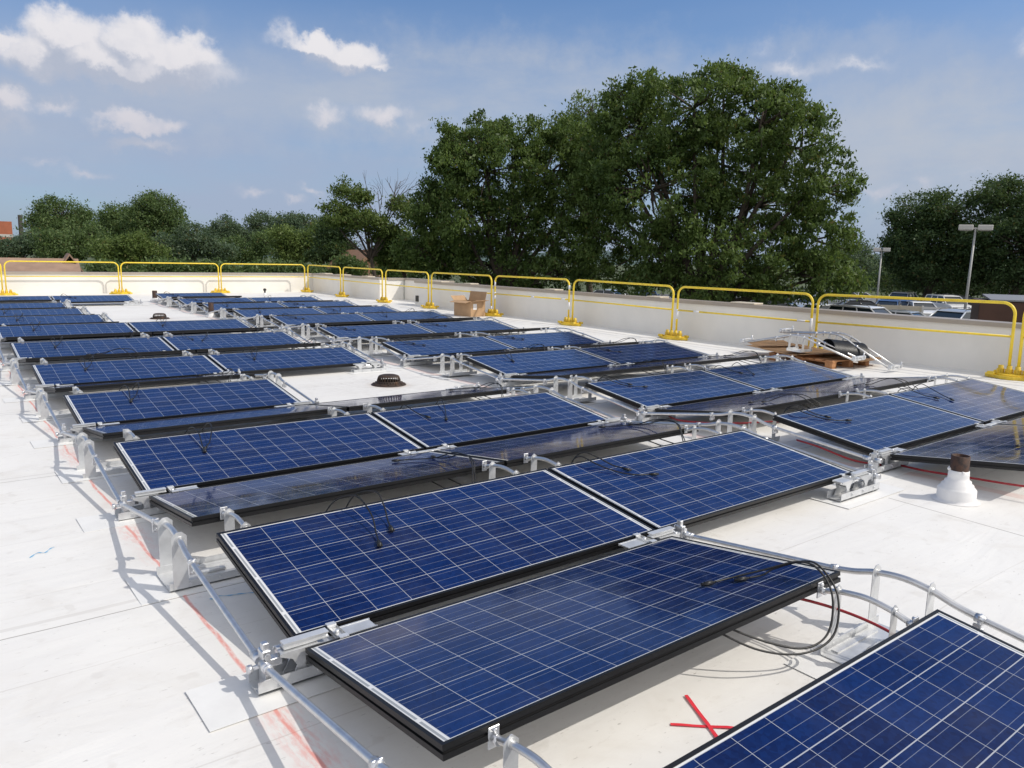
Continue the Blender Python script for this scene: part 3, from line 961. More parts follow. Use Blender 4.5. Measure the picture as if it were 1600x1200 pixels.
for v, n in zip(jn, bl):
    put_base(RU, v, math.pi/2, 'yellow cast rail ballast on the right, '+n)
for u, n in ((1.23, 'at the left edge'), (4.59, 'behind the last left panels'), (7.945, 'behind the far right panels')):
    put_base(u, 26.72, 0, 'yellow cast rail ballast by the back parapet, '+n)

# ------------------------------------------------------------------ vents and drains
def vent(u, v, rp, hp, rb, hb, label):
    t = thing('vent_pipe', label, 'vent pipe', (u, v, hz(v)+.002))
    bm = new_bm()
    lathe(bm, [(rp, hb*.85), (rp, hp), (rp*.86, hp+.001), (rp*.86, hp*.55)], seg=24)
    obj('iron_pipe', bm, M_RUST, t)
    bm = new_bm()
    k = rb/.145; h = hb/.19
    lathe(bm, [(.185*k, 0), (.152*k, .004*h), (.145*k, .018*h), (.144*k, .072*h), (.136*k, .082*h), (.122*k, .088*h), (.120*k, .102*h), (.102*k, .110*h), (.099*k, .126*h), (.082*k, .134*h), (.078*k, .150*h), (rp+.007, .165*h), (rp+.005, .19*h), (rp, .192*h)], seg=32)
    obj('boot', bm, M_BOOT, t)
    return t
vp = vent(4.345, -.46, .056, .300, .116, .20, 'rusty vent pipe in a stepped white boot, close to the viewer on the right')
bm = new_bm()
rn = random.Random(3)
for k in range(5):
    a = rn.random()*6.28
    box(bm, (.0605*math.cos(a), .0605*math.sin(a), .195+rn.random()*.02), (.02, .02, .018), rot=Matrix.Rotation(a, 3, 'Z'), bev=.005)
obj('sealant', bm, M_BOOT, vp)
vent(4.60, 16.55, .062, .34, .12, .10, 'rusty brown vent pipe standing at the front end of a far right row')
vent(4.72, 22.55, .070, .33, .14, .11, 'rusty brown vent pipe farthest back between the two arrays')
t = thing('roof_stub', 'small black capped stub on the white roof near the back parapet', 'roof stub', (8.85, 24.6, hz(24.6)))
bm = new_bm(); lathe(bm, [(.05, 0), (.045, .10), (.03, .11)], seg=14); obj('collar', bm, M_BOOT, t)
bm = new_bm(); lathe(bm, [(.03, .10), (.03, .18), (.055, .19), (.055, .25), (0.001, .27)], seg=14); obj('cap', bm, M_DARK, t)
def drain(u, v, label):
    t = thing('roof_drain', label, 'roof drain', (u, v, hz(v)+.004))
    t.scale = (.92, .92, .86)
    bm = new_bm()
    lathe(bm, [(.235, 0), (.225, .012), (.17, .024), (.155, .034), (.150, .034), (.150, .004)], seg=32)
    for k in range(12):
        a = 2*math.pi*k/12
        box(bm, (.195*math.cos(a), .195*math.sin(a), .022), (.03, .016, .012), rot=Matrix.Rotation(a, 3, 'Z'))
    obj('flange', bm, M_DRAIN, t)
    bm = new_bm()
    for k in range(26):
        a = 2*math.pi*k/26
        c_, s_ = math.cos(a), math.sin(a)
        pts = [(.156, .03), (.150, .07), (.136, .112), (.125, .124)]
        tube(bm, [(r*c_, r*s_, z) for r, z in pts], [.0085, .0075, .0075, .008], 5)
    lathe(bm, [(.160, .028), (.160, .052), (.147, .056), (.147, .03)], seg=32)
    lathe(bm, [(.137, .113), (.128, .130), (.10, .140), (.03, .143), (.001, .143)], seg=32)
    lathe(bm, [(.001, .127), (.10, .127), (.128, .115)], seg=32)
    obj('strainer', bm, M_DRAIN, t)
drain(3.56, 5.83, 'rusted cast iron roof drain dome on the white roof, mid picture')
drain(3.41, 16.45, 'small looking rusted roof drain dome far back between the rows')

# ------------------------------------------------------------------ loose things on the roof
def roof_pt(u, v, dz=0.0): return Vector((u, v, hz(v)+dz))
t = thing('tape_cross', 'red tape X stuck on the white roof', 'tape mark', roof_pt(1.0, -1.05, 0))
def tape(a, b, h):
    a, b = Vector(a), Vector(b)
    d = (b-a).normalized(); n = Vector((-d.y, d.x, 0))*.0068
    bm = new_bm()
    N = 8
    L_, R_ = [], []
    for i in range(N+1):
        p = a.lerp(b, i/N)
        z = hz(p.y)+h+.0025*math.sin(i*1.7)*(1 if i in (2, 5) else .3)+.001
        L_.append(bm.verts.new((p.x+n.x-1.0, p.y+n.y+1.05, z-hz(-1.05))))
        R_.append(bm.verts.new((p.x-n.x-1.0, p.y-n.y+1.05, z-hz(-1.05))))
    for i in range(N): bm.faces.new((L_[i], R_[i], R_[i+1], L_[i+1]))
    obj('tape_strip', bm, M_TAPE, t)
tape((.875, -1.00, 0), (1.10, -1.20, 0), .003)
tape((1.05, -.92, 0), (.93, -1.16, 0), .0055)
def scribble(pts, label):
    bm = new_bm()
    P = spline([(u, v, hz(v)+.003) for u, v in pts], 5)
    L_, R_ = [], []
    for i, p in enumerate(P):
        d = (P[min(i+1, len(P)-1)]-P[max(i-1, 0)]).normalized()
        n = Vector((-d.y, d.x, 0))*(.0045*(.6+.4*math.sin(i*1.3)))
        L_.append(bm.verts.new(p+n)); R_.append(bm.verts.new(p-n))
    for i in range(len(P)-1): bm.faces.new((L_[i], R_[i], R_[i+1], L_[i+1]))
    tag(obj('marker_scribble', bm, M_BLUE), label, 'marker line')
scribble([(-.64, 1.90), (-.60, 1.955), (-.57, 1.935), (-.54, 1.985), (-.52, 2.0)], 'short blue marker scribble on the open roof at left')
scribble([(-.06, .86), (-.035, .84), (-.03, .87), (.02, .845), (.06, .835), (.12, .81)], 'blue marker line on the roof in the shade of a front panel')
# red wiring
def wire(pts, label):
    bm = new_bm()
    tube(bm, spline(pts, 8), .0048, 7)
    q = [(x+.012, y+.004, z-.009) for x, y, z in pts]
    tube(bm, spline(q, 8), .0042, 7)
    tag(obj('red_cable', bm, M_REDC), label, 'cable', 'red supply cables under the panels')
wire([(1.62, -.45, .14), (1.72, -.78, .19), (1.80, -1.04, .195), (1.83, -1.26, .17), (1.80, -1.5, .12)], 'red cable threaded through the arch supports at the front right')
wire([(4.72, .95, .10), (4.62, .70, .11), (4.60, .40, .07), (4.66, .20, .065)], 'red cable hanging along the left edge of the nearest right array panel')
wire([(4.80, .12, .06), (4.70, -.10, .085), (4.68, -.40, .11), (4.70, -.75, .13), (4.80, -1.0, .15), (5.0, -1.10, .14)], 'red cable under the left edge of the greyish panel behind the front vent pipe')
wire([(4.75, 3.25, .10), (4.60, 3.0, .11), (4.60, 2.75, .08), (4.72, 2.6, .06)], 'red cable at the left edge of the second right array row')
wire([(4.75, 2.35, .05), (4.62, 2.1, .07), (4.62, 1.75, .11), (4.75, 1.5, .14), (5.0, 1.36, .15), (5.1, 1.25, .14), (5.0, 1.12, .14)], 'red cable crossing the ridge between the first two right array rows')
# cardboard box
t = thing('cardboard_box', 'open brown cardboard box with raised flap beside the right guard rail', 'cardboard box', roof_pt(10.72, 14.45, .004), (0, 0, R(8)))
bx, by, bh, th_ = .52, .66, .40, .008
bm = new_bm()
box(bm, (0, 0, th_/2), (bx, by, th_))
box(bm, (-bx/2, 0, bh/2), (th_, by, bh)); box(bm, (bx/2, 0, bh/2), (th_, by, bh))
box(bm, (0, -by/2, bh/2), (bx-th_, th_, bh)); box(bm, (0, by/2, bh/2), (bx-th_, th_, bh))
obj('carton', bm, M_CARD, t)
def flap(c, s, rot, nm='flap'):
    bm = new_bm(); box(bm, c, s, rot=rot)
    obj(nm, bm, M_CARD, t)
flap((bx/2+.035, 0, bh+.12), (.006, by*.98, .25), Matrix.Rotation(R(14), 3, 'Y'))
flap((-bx/2-.09, 0, bh-.015), (.20, by*.96, .006), Matrix.Rotation(R(-12), 3, 'Y'))
flap((0, -by/2-.085, bh+.012), (bx*.95, .006, .19), Matrix.Rotation(R(78), 3, 'X'))
flap((0, by/2+.09, bh+.05), (bx*.95, .006, .20), Matrix.Rotation(R(-48), 3, 'X'))
bm = new_bm(); box(bm, (-bx*.22, -by/2-.0055, .26), (.13, .002, .15)); obj('shipping_label', bm, M_PAPER, t)
# pallet with cardboard sheets, spare racking and rubber mat
PZ = hz(4.6)
t = thing('wooden_pallet', 'low wooden pallet under cardboard by the right guard rail', 'pallet', (10.55, 4.2, PZ+.003), (0, 0, R(84)))
for k in range(7):
    bm = new_bm(); box(bm, (-.54+k*.18, 0, .118), (.12, .98, .02), bev=.003); obj('deck_board', bm, M_WOOD, t)
for y in (-.42, 0, .42):
    bm = new_bm()
    box(bm, (0, y, .098), (1.2, .10, .02))
    box(bm, (0, y, .010), (1.2, .10, .02))
    for x in (-.53, 0, .53): box(bm, (x, y, .054), (.13, .10, .066))
    obj('stringer', bm, M_WOOD, t)
def card_sheet(c, size, rz, amp, seed, label):
    rn = random.Random(seed)
    bm = new_bm()
    N = 14
    V = []
    ph = rn.random()*6
    for j in range(N+1):
        row = []
        for i in range(N+1):
            x, y = (i/N-.5)*size[0], (j/N-.5)*size[1]
            e = 1-.08*rn.random() if i in (0, N) or j in (0, N) else 1
            z = amp*(math.sin(x*3.1+ph)*.5+math.sin(y*2.3+ph*2)*.4)+amp*.9*(abs(x)/size[0]*2)**3*(1 if seed % 2 else -.5)
            row.append(bm.verts.new((x*e, y*e, z)))
        V.append(row)
    fs = [bm.faces.new((V[j][i], V[j][i+1], V[j+1][i+1], V[j+1][i])) for j in range(N) for i in range(N)]
    r = bmesh.ops.solidify(bm, geom=fs, thickness=.006)
    o = obj('cardboard_sheet', bm, M_CARD)
    o.location = c
    o.rotation_euler = (0, 0, rz)
    tag(o, label, 'cardboard', 'loose cardboard on the pallet')
card_sheet((10.48, 4.55, PZ+.165), (1.35, 1.15), R(70), .03, 1, 'large creased cardboard sheet lying on the pallet')
card_sheet((10.72, 3.78, PZ+.150), (.8, .9), R(96), .022, 2, 'smaller cardboard sheet at the near end of the pallet')
card_sheet((10.70, 5.15, PZ+.19), (.9, .8), R(58), .03, 3, 'cardboard sheet sliding off the far end of the pallet')
bm = new_bm()
V = []
for j in range(15):
    a = j/14
    ang = R(8)+a*R(150)
    V.append([bm.verts.new((x*.95, -.27*math.cos(ang), .25*math.sin(ang)-.02)) for x in (-.30, -.1, .1, .30)])
fs = [bm.faces.new((V[j][i], V[j][i+1], V[j+1][i+1], V[j+1][i])) for j in range(14) for i in range(3)]
bmesh.ops.solidify(bm, geom=fs, thickness=.010)
o = obj('rubber_mat', bm, M_RUBBER, smooth=True, autos=40)
o.location = (10.42, 3.72, PZ+.185); o.rotation_euler = (0, R(6), R(-30))
tag(o, 'black curled rubber mat lying on the cardboard pile', 'rubber mat')
def spare_frame(c, rz, label, tilt=0):
    t = thing('spare_racking_frame', label, 'racking frame', c, (tilt, 0, rz), 'spare racking frames on the pallet')
    for x in (-.11, .11):
        bm = new_bm()
        pts = [(x, -.94, .03), (x, -.34, .195)] + [tuple(p) for p in spline([(x, -.30, .205), (x, -.18, .245), (x, 0, .27), (x, .18, .245), (x, .30, .205)], 5)] + [(x, .34, .195), (x, .94, .03)]
        tube(bm, pts, .0145, 8)
        obj('bent_pipe', bm, M_PIPE, t)
        for s in (-1, 1):
            bm = new_bm()
            box(bm, (x, s*.36, .170), (.036, .014, .075), bev=.004)
            tube(bm, [(x, s*.34, .197), (x, s*.38, .187)], .021, 8)
            obj('clamp', bm, M_CLAMP, t)
    for s in (-1, 1):
        for x in (-.11, .11):
            bm = new_bm(); plate(bm, x, s*.119, .065, .02, .285); obj('upright', bm, M_GALV, t)
        bm = new_bm()
        box(bm, (0, s*.97, .035), (.34, .03, .03), bev=.004)
        box(bm, (0, s*.97, .075), (.20, .045, .025), bev=.004)
        for x in (-.15, -.07, .07, .15):
            box(bm, (x, s*.97, .06), (.035, .06, .055), bev=.006)
        tube(bm, [(.15, s*.97, .05), (.15, s*.97, .13)], .012, 8)
        tube(bm, [(-.19, s*.97, .045), (-.12, s*.97, .045)], .017, 8)
        obj('end_bracket', bm, M_PLATE, t)
    bm = new_bm()
    box(bm, (0, 0, .022), (.36, .24, .004)); box(bm, (0, .118, .044), (.36, .004, .04)); box(bm, (0, -.118, .044), (.36, .004, .04))
    obj('base_channel', bm, M_GALV, t)
spare_frame((10.10, 4.28, .165), R(2), 'spare arched racking frame on the pallet, nearest the panels', R(2.7))
spare_frame((10.55, 3.90, .20), R(-2), 'spare arched racking frame on the pallet, nearest the guard rail', R(11.5))
# ------------------------------------------------------------------ surroundings
M_GRASS = pmat('dry_grass_ground', (.07, .09, .035), .9, 0, .4, .15)
M_ASPH = pmat('car_park_asphalt', (.11, .11, .11), .85, 0, .15, .6)
bm = new_bm()
V = [[bm.verts.new((x, y, G_Z)) for x in (-3000, -300, 0, 300, 3000)] for y in (-3000, -300, 0, 300, 3000)]
for j in range(4):
    for i in range(4): bm.faces.new((V[j][i], V[j][i+1], V[j+1][i+1], V[j+1][i]))
tag(obj('ground', bm, M_GRASS), kind='structure')
PARK = -2.28
lot = [at(880, 440, 40), at(1900, 440, 30), at(2000, 440, 92), at(1560, 440, 100), at(1300, 440, 100), at(900, 440, 95)]
bm = new_bm()
prism(bm, [(p[0], p[1]) for p in lot], 'z', G_Z-.05, PARK)
tag(obj('car_park', bm, M_ASPH), kind='structure')
# low far hills
bm = new_bm()
rn = random.Random(8)
prev = None
N = 90
for i in range(N+1):
    a = YAW-1.3+2.6*i/N
    D = 900
    h = 14+10*math.sin(i*.33)+7*math.sin(i*.91+1)+rn.random()*3
    x, y = CAM[0]+D*math.sin(a), CAM[1]+D*math.cos(a)
    x2, y2 = CAM[0]+(D+300)*math.sin(a), CAM[1]+(D+300)*math.cos(a)
    cur = (bm.verts.new((x, y, G_Z-1)), bm.verts.new(((x+x2)/2, (y+y2)/2, G_Z+h)), bm.verts.new((x2, y2, G_Z-1)))
    if prev:
        for k in range(2):
            f = bm.faces.new((prev[k], cur[k], cur[k+1], prev[k+1])); f.smooth = True
    prev = cur
tag(obj('hills', bm, pmat('far_wooded_hills', (.07, .11, .10), .9, 0, .3, .03)), kind='structure')

# ---- trees
def leaf_material(name, dark, light, trans=.22):
    mt = bpy.data.materials.new(name)
    mt.use_nodes = True
    T = NT(mt.node_tree)
    b = mt.node_tree.nodes['Principled BSDF']
    g = mt.node_tree.nodes.new('ShaderNodeNewGeometry')
    at_ = mt.node_tree.nodes.new('ShaderNodeAttribute')
    at_.attribute_name = 'tint'
    f = T.math('ADD', T.math('MULTIPLY', g.outputs['Random Per Island'], .4), T.math('MULTIPLY', at_.outputs['Fac'], .7), clamp=True)
    c = T.mix(f, dark, light)
    odd = T.math('GREATER_THAN', g.outputs['Random Per Island'], .975)
    c = T.mix(T.math('MULTIPLY', odd, .7), c, (.17, .12, .035))
    T.link(c, b.inputs['Base Color'])
    b.inputs['Roughness'].default_value = .5
    b.inputs['Specular IOR Level'].default_value = .3
    tr = mt.node_tree.nodes.new('ShaderNodeBsdfTranslucent')
    T.link(T.mix(.5, c, (.14, .20, .03)), tr.inputs['Color'])
    ms = mt.node_tree.nodes.new('ShaderNodeMixShader')
    ms.inputs[0].default_value = trans
    out = mt.node_tree.nodes['Material Output']
    T.link(b.outputs[0], ms.inputs[1]); T.link(tr.outputs[0], ms.inputs[2]); T.link(ms.outputs[0], out.inputs['Surface'])
    return mt
LF_OAK = leaf_material('oak_leaves', (.040, .082, .020), (.155, .225, .060), .4)
LF_DARK = leaf_material('dark_leaves', (.028, .060, .022), (.088, .140, .05), .32)
LF_FAR = leaf_material('distant_leaves', (.066, .116, .044), (.165, .235, .085), .4)
LF_FAR2 = leaf_material('bluish_distant_leaves', (.075, .125, .078), (.150, .205, .125), .4)  # aerial haze put into the leaf colour as a bluish cast
LF_LIGHT = leaf_material('light_leaves', (.070, .120, .030), (.19, .255, .075), .4)
M_BARK = pmat('grey_brown_bark', (.075, .058, .045), .9, 0, .3, 3, .4, 8)
def leaves_mesh(pos, tint, size, rng, droop=.35, wid=.24):
    """one kite-shaped leaf (or leaf spray) per position"""
    n = len(pos)
    d = rng.normal(size=(n, 3)); d[:, 2] -= droop*1.2
    d /= np.linalg.norm(d, axis=1)[:, None]
    e = np.cross(d, rng.normal(size=(n, 3)))
    e /= np.linalg.norm(e, axis=1)[:, None]
    nn = np.cross(d, e)
    s = size*(rng.uniform(.45, 1.0, n)*rng.choice([1.0, 1.0, 1.35, 1.7], n))[:, None]
    v = np.empty((n, 4, 3))
    v[:, 0] = pos - d*s*.5
    v[:, 1] = pos + e*s*wid + nn*s*.07
    v[:, 2] = pos + d*s*.5 - nn*s*.10
    v[:, 3] = pos - e*s*wid + nn*s*.07
    me = bpy.data.meshes.new('crown')
    me.vertices.add(n*4); me.loops.add(n*4); me.polygons.add(n)
    me.vertices.foreach_set('co', v.reshape(-1).astype(np.float32))
    me.loops.foreach_set('vertex_index', np.arange(n*4, dtype=np.int32))
    me.polygons.foreach_set('loop_start', np.arange(0, n*4, 4, dtype=np.int32))
    me.polygons.foreach_set('loop_total', np.full(n, 4, dtype=np.int32))
    a = me.attributes.new('tint', 'FLOAT', 'POINT')
    a.data.foreach_set('value', np.repeat(tint, 4).astype(np.float32))
    me.update(calc_edges=True)
    return me
def tree(name, label, px, D, lobes, leafm, n, size, seed, clump=.55, per=45, trunk_r=.25, group=None, base_z=G_Z, shell=.45, droop=.35, cat='tree', spread=.35, bare=None, lean=0, sat=8, rad=.96):
    """lobes: (pixel x, pixel y, radius x, radius y in photograph pixels); they become ellipsoids of foliage round depth D"""
    rng = np.random.default_rng(seed)
    base = at(px, 440, D)
    root = thing(name, label, cat, (base[0], base[1], base_z), group=group)
    B = np.array([base[0], base[1], base_z])
    az0 = math.atan2(base[0]-CAM[0], base[1]-CAM[1])
    side = np.array([math.cos(az0), -math.sin(az0), 0]); fwd = np.array([math.sin(az0), math.cos(az0), 0])
    cs, rs = [], []
    for i, lb in enumerate(lobes):
        x, y, rx, ry = lb[:4]
        off = lb[4] if len(lb) > 4 else rng.uniform(-1, 1)*spread*rx*D/FPX
        p = at(x, y, D) + fwd*off
        cs.append(p-B); rs.append((rx*D/FPX*rad, ry*D/FPX*rad))
    w = np.array([a*a*b for a, b in rs])**.67; w /= w.sum()
    P, Tn, CC = [], [], []
    nclump = max(6, n//per)
    for c, (a, b), ww in zip(cs, rs, w):
        m_ = max(3, int(round(nclump*ww)))
        q = rng.normal(size=(m_, 3)); q /= np.linalg.norm(q, axis=1)[:, None]
        rad = shell+(1-shell)*rng.random(m_)**.45
        q = q*rad[:, None]*np.array([a, a*.95, b])[None]
        q = q[:, 0:1]*side + q[:, 1:2]*fwd + q[:, 2:3]*np.array([0, 0, 1.0])
        for _ in range(int(sat)):
            u_ = rng.normal(size=3); u_[2] = abs(u_[2])*.8-.15; u_ /= np.linalg.norm(u_)
            c2 = u_*np.array([a, a, b])*rng.uniform(.84, 1.08)
            r2 = min(a, b)*rng.uniform(.10, .22)
            m2 = max(3, int(m_*.05))
            q2 = rng.normal(size=(m2, 3)); q2 /= np.linalg.norm(q2, axis=1)[:, None]
            q = np.concatenate([q, c2+q2*r2*rng.random((m2, 1))**.5*np.array([1, 1, 1.7])])
        for k in range(len(q)):
            cc = c+q[k]
            if cc[2] < .3: continue
            CC.append((cc, c))
            cl = clump*rng.uniform(.6, 1.4)
            npts = int(per*rng.uniform(.6, 1.4))
            g_ = rng.normal(size=(npts, 3))*np.array([1, 1, .7])*cl*.55
            P.append(cc+g_)
            Tn.append(np.full(npts, rng.random()))
    P = np.concatenate(P); Tn = np.concatenate(Tn)
    me = leaves_mesh(P, Tn, size, rng, droop)
    me.materials.append(leafm)
    o = bpy.data.objects.new('crown', me); COL.objects.link(o); o.parent = root
    # trunk and limbs
    bm = new_bm()
    zs = [c[2]-r[1]*.3 for c, r in zip(cs, rs)]
    top = np.average(np.array(cs), axis=0, weights=w)
    top = np.array([top[0], top[1], max(1.2, min(zs)*.8)])
    tp = [(0, 0, -.2), (0.02, 0.03, .6), tuple(top*.6), tuple(top)]
    tube(bm, spline(tp, 4), [trunk_r*(1.25-.5*i/12) for i in range(13)], 8)
    for c, (a, b) in zip(cs, rs):
        mid = top*.5+c*.5+rng.normal(size=3)*.25
        mid[2] = max(mid[2], top[2])
        pts = spline([tuple(top-np.array([0, 0, .3])), tuple(mid), tuple(c+np.array([0, 0, b*.35]))], 5)
        tube(bm, pts, [trunk_r*(.55-.42*i/(len(pts)-1)) for i in range(len(pts))], 6)
    idx = rng.permutation(len(CC))[:min(len(CC), 170)]
    for i in idx:
        cc, c = CC[i]
        st = c+(cc-c)*.05
        mid = (st+cc)/2+rng.normal(size=3)*.12
        tube(bm, [tuple(st), tuple(mid), tuple(cc)], [trunk_r*.19, trunk_r*.12, trunk_r*.04], 4)
    if bare:
        for x, y, dx, dy in bare:
            s_ = at(x, y, D)-B; e_ = at(x+dx, y+dy, D)-B
            def twig(p, q, r, lv):
                p, q = np.array(p), np.array(q)
                m1 = p+(q-p)*.4+rng.normal(size=3)*np.linalg.norm(q-p)*.06
                tube(bm, spline([tuple(p), tuple(m1), tuple(q)], 4), [r*(1-.7*i/8) for i in range(9)], 5)
                if lv > 0:
                    for f_ in (.35, .55, .75):
                        b0 = p+(q-p)*f_
                        dv_ = (q-p)*(.45)+rng.normal(size=3)*np.linalg.norm(q-p)*.22
                        twig(b0, b0+dv_, r*.5, lv-1)
            twig(s_, e_, .06, 2)
    obj('trunk', bm, M_BARK, root)
    return root

# the two large oaks in the middle and the loose tree between them
tree('oak_tree', 'tallest broad dark green oak standing right of the middle', 1130, 46, [
    (1085, 174, 92, 58), (1130, 142, 40, 38), (1010, 205, 80, 62), (1190, 200, 78, 58), (1250, 235, 62, 60), (1120, 250, 120, 75), (1285, 300, 46, 58), (1020, 300, 105, 75), (1180, 320, 110, 70),
    (960, 260, 60, 80), (1270, 375, 62, 52), (1130, 400, 130, 62), (1000, 395, 95, 66), (1240, 430, 80, 45), (1060, 450, 100, 40), (1300, 440, 42, 36), (985, 165, 38, 36), (1225, 165, 28, 26), (930, 330, 55, 70), (1150, 450, 80, 36)],
    LF_OAK, 104000, .215, 11, clump=.42, per=64, trunk_r=.42, droop=.9, shell=.5, group='large oaks behind the right parapet')
tree('oak_tree', 'broad dark green oak left of the tallest oak', 770, 50, [
    (745, 232, 58, 42), (815, 222, 60, 44), (765, 270, 90, 60), (860, 270, 55, 62), (705, 300, 45, 50), (720, 350, 75, 60), (810, 340, 85, 65), (880, 370, 60, 70), (690, 395, 60, 42), (775, 415, 95, 42), (870, 430, 70, 36), (893, 232, 40, 46), (925, 270, 44, 60), (670, 330, 32, 44), (655, 400, 36, 40), (720, 245, 36, 40)],
    LF_OAK, 70000, .215, 12, clump=.43, per=64, trunk_r=.38, droop=.9, shell=.5, group='large oaks behind the right parapet')
tree('willow_oak_tree', 'pale loose crown rising behind and between the two oaks', 925, 60, [
    (925, 178, 34, 34), (898, 215, 42, 36), (880, 200, 26, 26), (945, 235, 40, 46), (890, 260, 36, 40), (930, 300, 50, 60)], LF_LIGHT, 11000, .2, 13, clump=.6, per=26, trunk_r=.25, droop=1.2, shell=.3)
# trees beyond the car park on the right
tree('maple_tree', 'dark dense tree behind the car park, left one of the right hand pair', 1450, 86, [
    (1440, 340, 44, 34), (1480, 334, 40, 30), (1450, 390, 56, 46), (1500, 392, 40, 44), (1420, 385, 32, 40), (1465, 430, 62, 26), (1405, 410, 20, 20)],
    LF_DARK, 38000, .27, 14, clump=.8, per=60, trunk_r=.45, shell=.4, group='dark trees beyond the car park', base_z=PARK)
tree('maple_tree', 'dark dense tree behind the car park, cut off by the right edge', 1575, 84, [
    (1562, 318, 38, 34), (1600, 322, 46, 42), (1550, 380, 46, 46), (1610, 390, 60, 56), (1570, 425, 62, 30), (1660, 350, 60, 60)],
    LF_DARK, 36000, .27, 15, clump=.8, per=60, trunk_r=.45, shell=.4, group='dark trees beyond the car park', base_z=PARK)
tree('bush', 'dark undergrowth along the back edge of the car park at right', 1510, 100, [
    (1400, 440, 40, 16), (1450, 445, 45, 16), (1510, 445, 50, 16), (1570, 445, 50, 18), (1640, 440, 50, 20)], LF_DARK, 14000, .3, 16, clump=.8, trunk_r=.12, base_z=PARK, cat='bush')
tree('distant_tree', 'bluish green tree beyond the oak, between oak and car park trees', 1335, 150, [
    (1335, 395, 24, 18), (1310, 410, 40, 26), (1350, 425, 42, 24), (1385, 425, 30, 18), (1345, 445, 60, 16)], LF_FAR2, 15000, .42, 17, clump=1.1, trunk_r=.4)
# the tree line on the left
G_L = 'trees along the horizon on the left'
tree('distant_tree', 'round headed tree on the left horizon beside the brick building', 97, 150, [
    (97, 340, 42, 27), (72, 352, 26, 20), (125, 352, 24, 20), (95, 370, 48, 22)], LF_FAR, 22000, .37, 21, clump=1.0, trunk_r=.45, group=G_L, rad=.86, sat=4)
tree('distant_tree', 'tallest tree on the left horizon with a rounded top', 248, 135, [
    (248, 330, 34, 28), (225, 345, 30, 26), (268, 352, 26, 26), (245, 372, 52, 26)], LF_FAR, 26000, .35, 22, clump=.95, trunk_r=.45, group=G_L, rad=.86, sat=4)
tree('distant_tree', 'tree with a ragged top just left of the tallest left hand tree', 188, 142, [
    (186, 338, 24, 20), (172, 355, 24, 22), (200, 360, 28, 24)], LF_FAR, 14000, .35, 23, clump=.95, trunk_r=.4, group=G_L, rad=.86, sat=4)
tree('distant_tree', 'narrow tree in the dip of the left horizon', 352, 165, [(352, 358, 26, 18), (336, 372, 26, 16), (368, 374, 28, 18)], LF_FAR2, 12000, .4, 24, clump=1.0, trunk_r=.4, group=G_L, rad=.86, sat=4)
tree('distant_tree', 'small domed tree right of the dip in the left horizon', 405, 170, [(405, 348, 22, 16), (395, 368, 26, 18), (425, 368, 26, 18)], LF_FAR2, 10000, .4, 25, clump=1.0, trunk_r=.4, group=G_L, rad=.86, sat=4)
tree('distant_tree', 'wide bluish tree mass left of the spindly tree', 465, 160, [(450, 352, 30, 18), (485, 352, 30, 17), (465, 372, 48, 20)], LF_FAR2, 15000, .4, 26, clump=1.0, trunk_r=.4, group=G_L, rad=.86, sat=4)
G_S = 'scrub behind the back parapet'
for i, (px, D, lb, lab) in enumerate([
        (20, 110, [(10, 388, 30, 12), (50, 380, 18, 14), (62, 384, 18, 14)], 'green scrub below the brick building at the left edge'),
        (105, 105, [(85, 378, 24, 16), (140, 368, 18, 18), (118, 382, 22, 16), (160, 384, 22, 18), (100, 394, 40, 10)], 'green scrub over the brown house roof'),
        (195, 95, [(170, 392, 26, 16), (215, 384, 26, 20), (195, 402, 30, 12), (240, 396, 22, 16)], 'light green scrub bush under the ragged tree'),
        (290, 100, [(262, 382, 22, 18), (302, 370, 20, 24), (325, 384, 20, 16), (285, 396, 36, 12), (345, 394, 24, 14)], 'dark green scrub under the tallest left tree'),
        (385, 110, [(360, 384, 20, 16), (388, 394, 24, 14), (418, 380, 24, 20), (375, 402, 40, 10)], 'green scrub bush below the dip of the horizon'),
        (460, 85, [(442, 372, 20, 16), (475, 382, 26, 20), (500, 366, 16, 16), (460, 398, 40, 12)], 'yellowish green bush left of the gabled house'),
        (535, 80, [(516, 368, 24, 24), (545, 345, 22, 22), (530, 390, 28, 16), (505, 398, 26, 12)], 'dark scrubby tree in front of the gabled house'),
        (640, 58, [(625, 385, 26, 26), (650, 405, 30, 18), (612, 402, 22, 14)], 'light green bush at the foot of the left oak')]):
    tree('bush', lab, px, D, lb, [LF_FAR2, LF_FAR, LF_LIGHT, LF_FAR2, LF_FAR, LF_LIGHT, LF_DARK, LF_LIGHT][i], 11000, .29, 40+i, clump=.7, trunk_r=.15, rad=.85, sat=3, group=G_S, cat='bush')
for i, (px, D, lab) in enumerate([(250, 62, 'long low hedge of weeds just over the back parapet, left part'), (420, 62, 'long low hedge of weeds just over the back parapet, right part')]):
    tree('bush', lab, px, D, [(px-90+k*36+(k*7 % 11), 420+(k*5 % 7)*2, 14+(k*11 % 17), 5+(k*3 % 7)) for k in range(6)], LF_FAR, 10000, .25, 60+i, clump=.6, trunk_r=.06, group='weeds over the back parapet', cat='bush')
tree('bush', 'dark bush half covering the foot of the gabled house', 560, 62, [(540, 412, 18, 12), (556, 420, 20, 10), (612, 425, 26, 10)], LF_FAR, 4500, .22, 71, clump=.5, trunk_r=.06, cat='bush', rad=.85, sat=2)
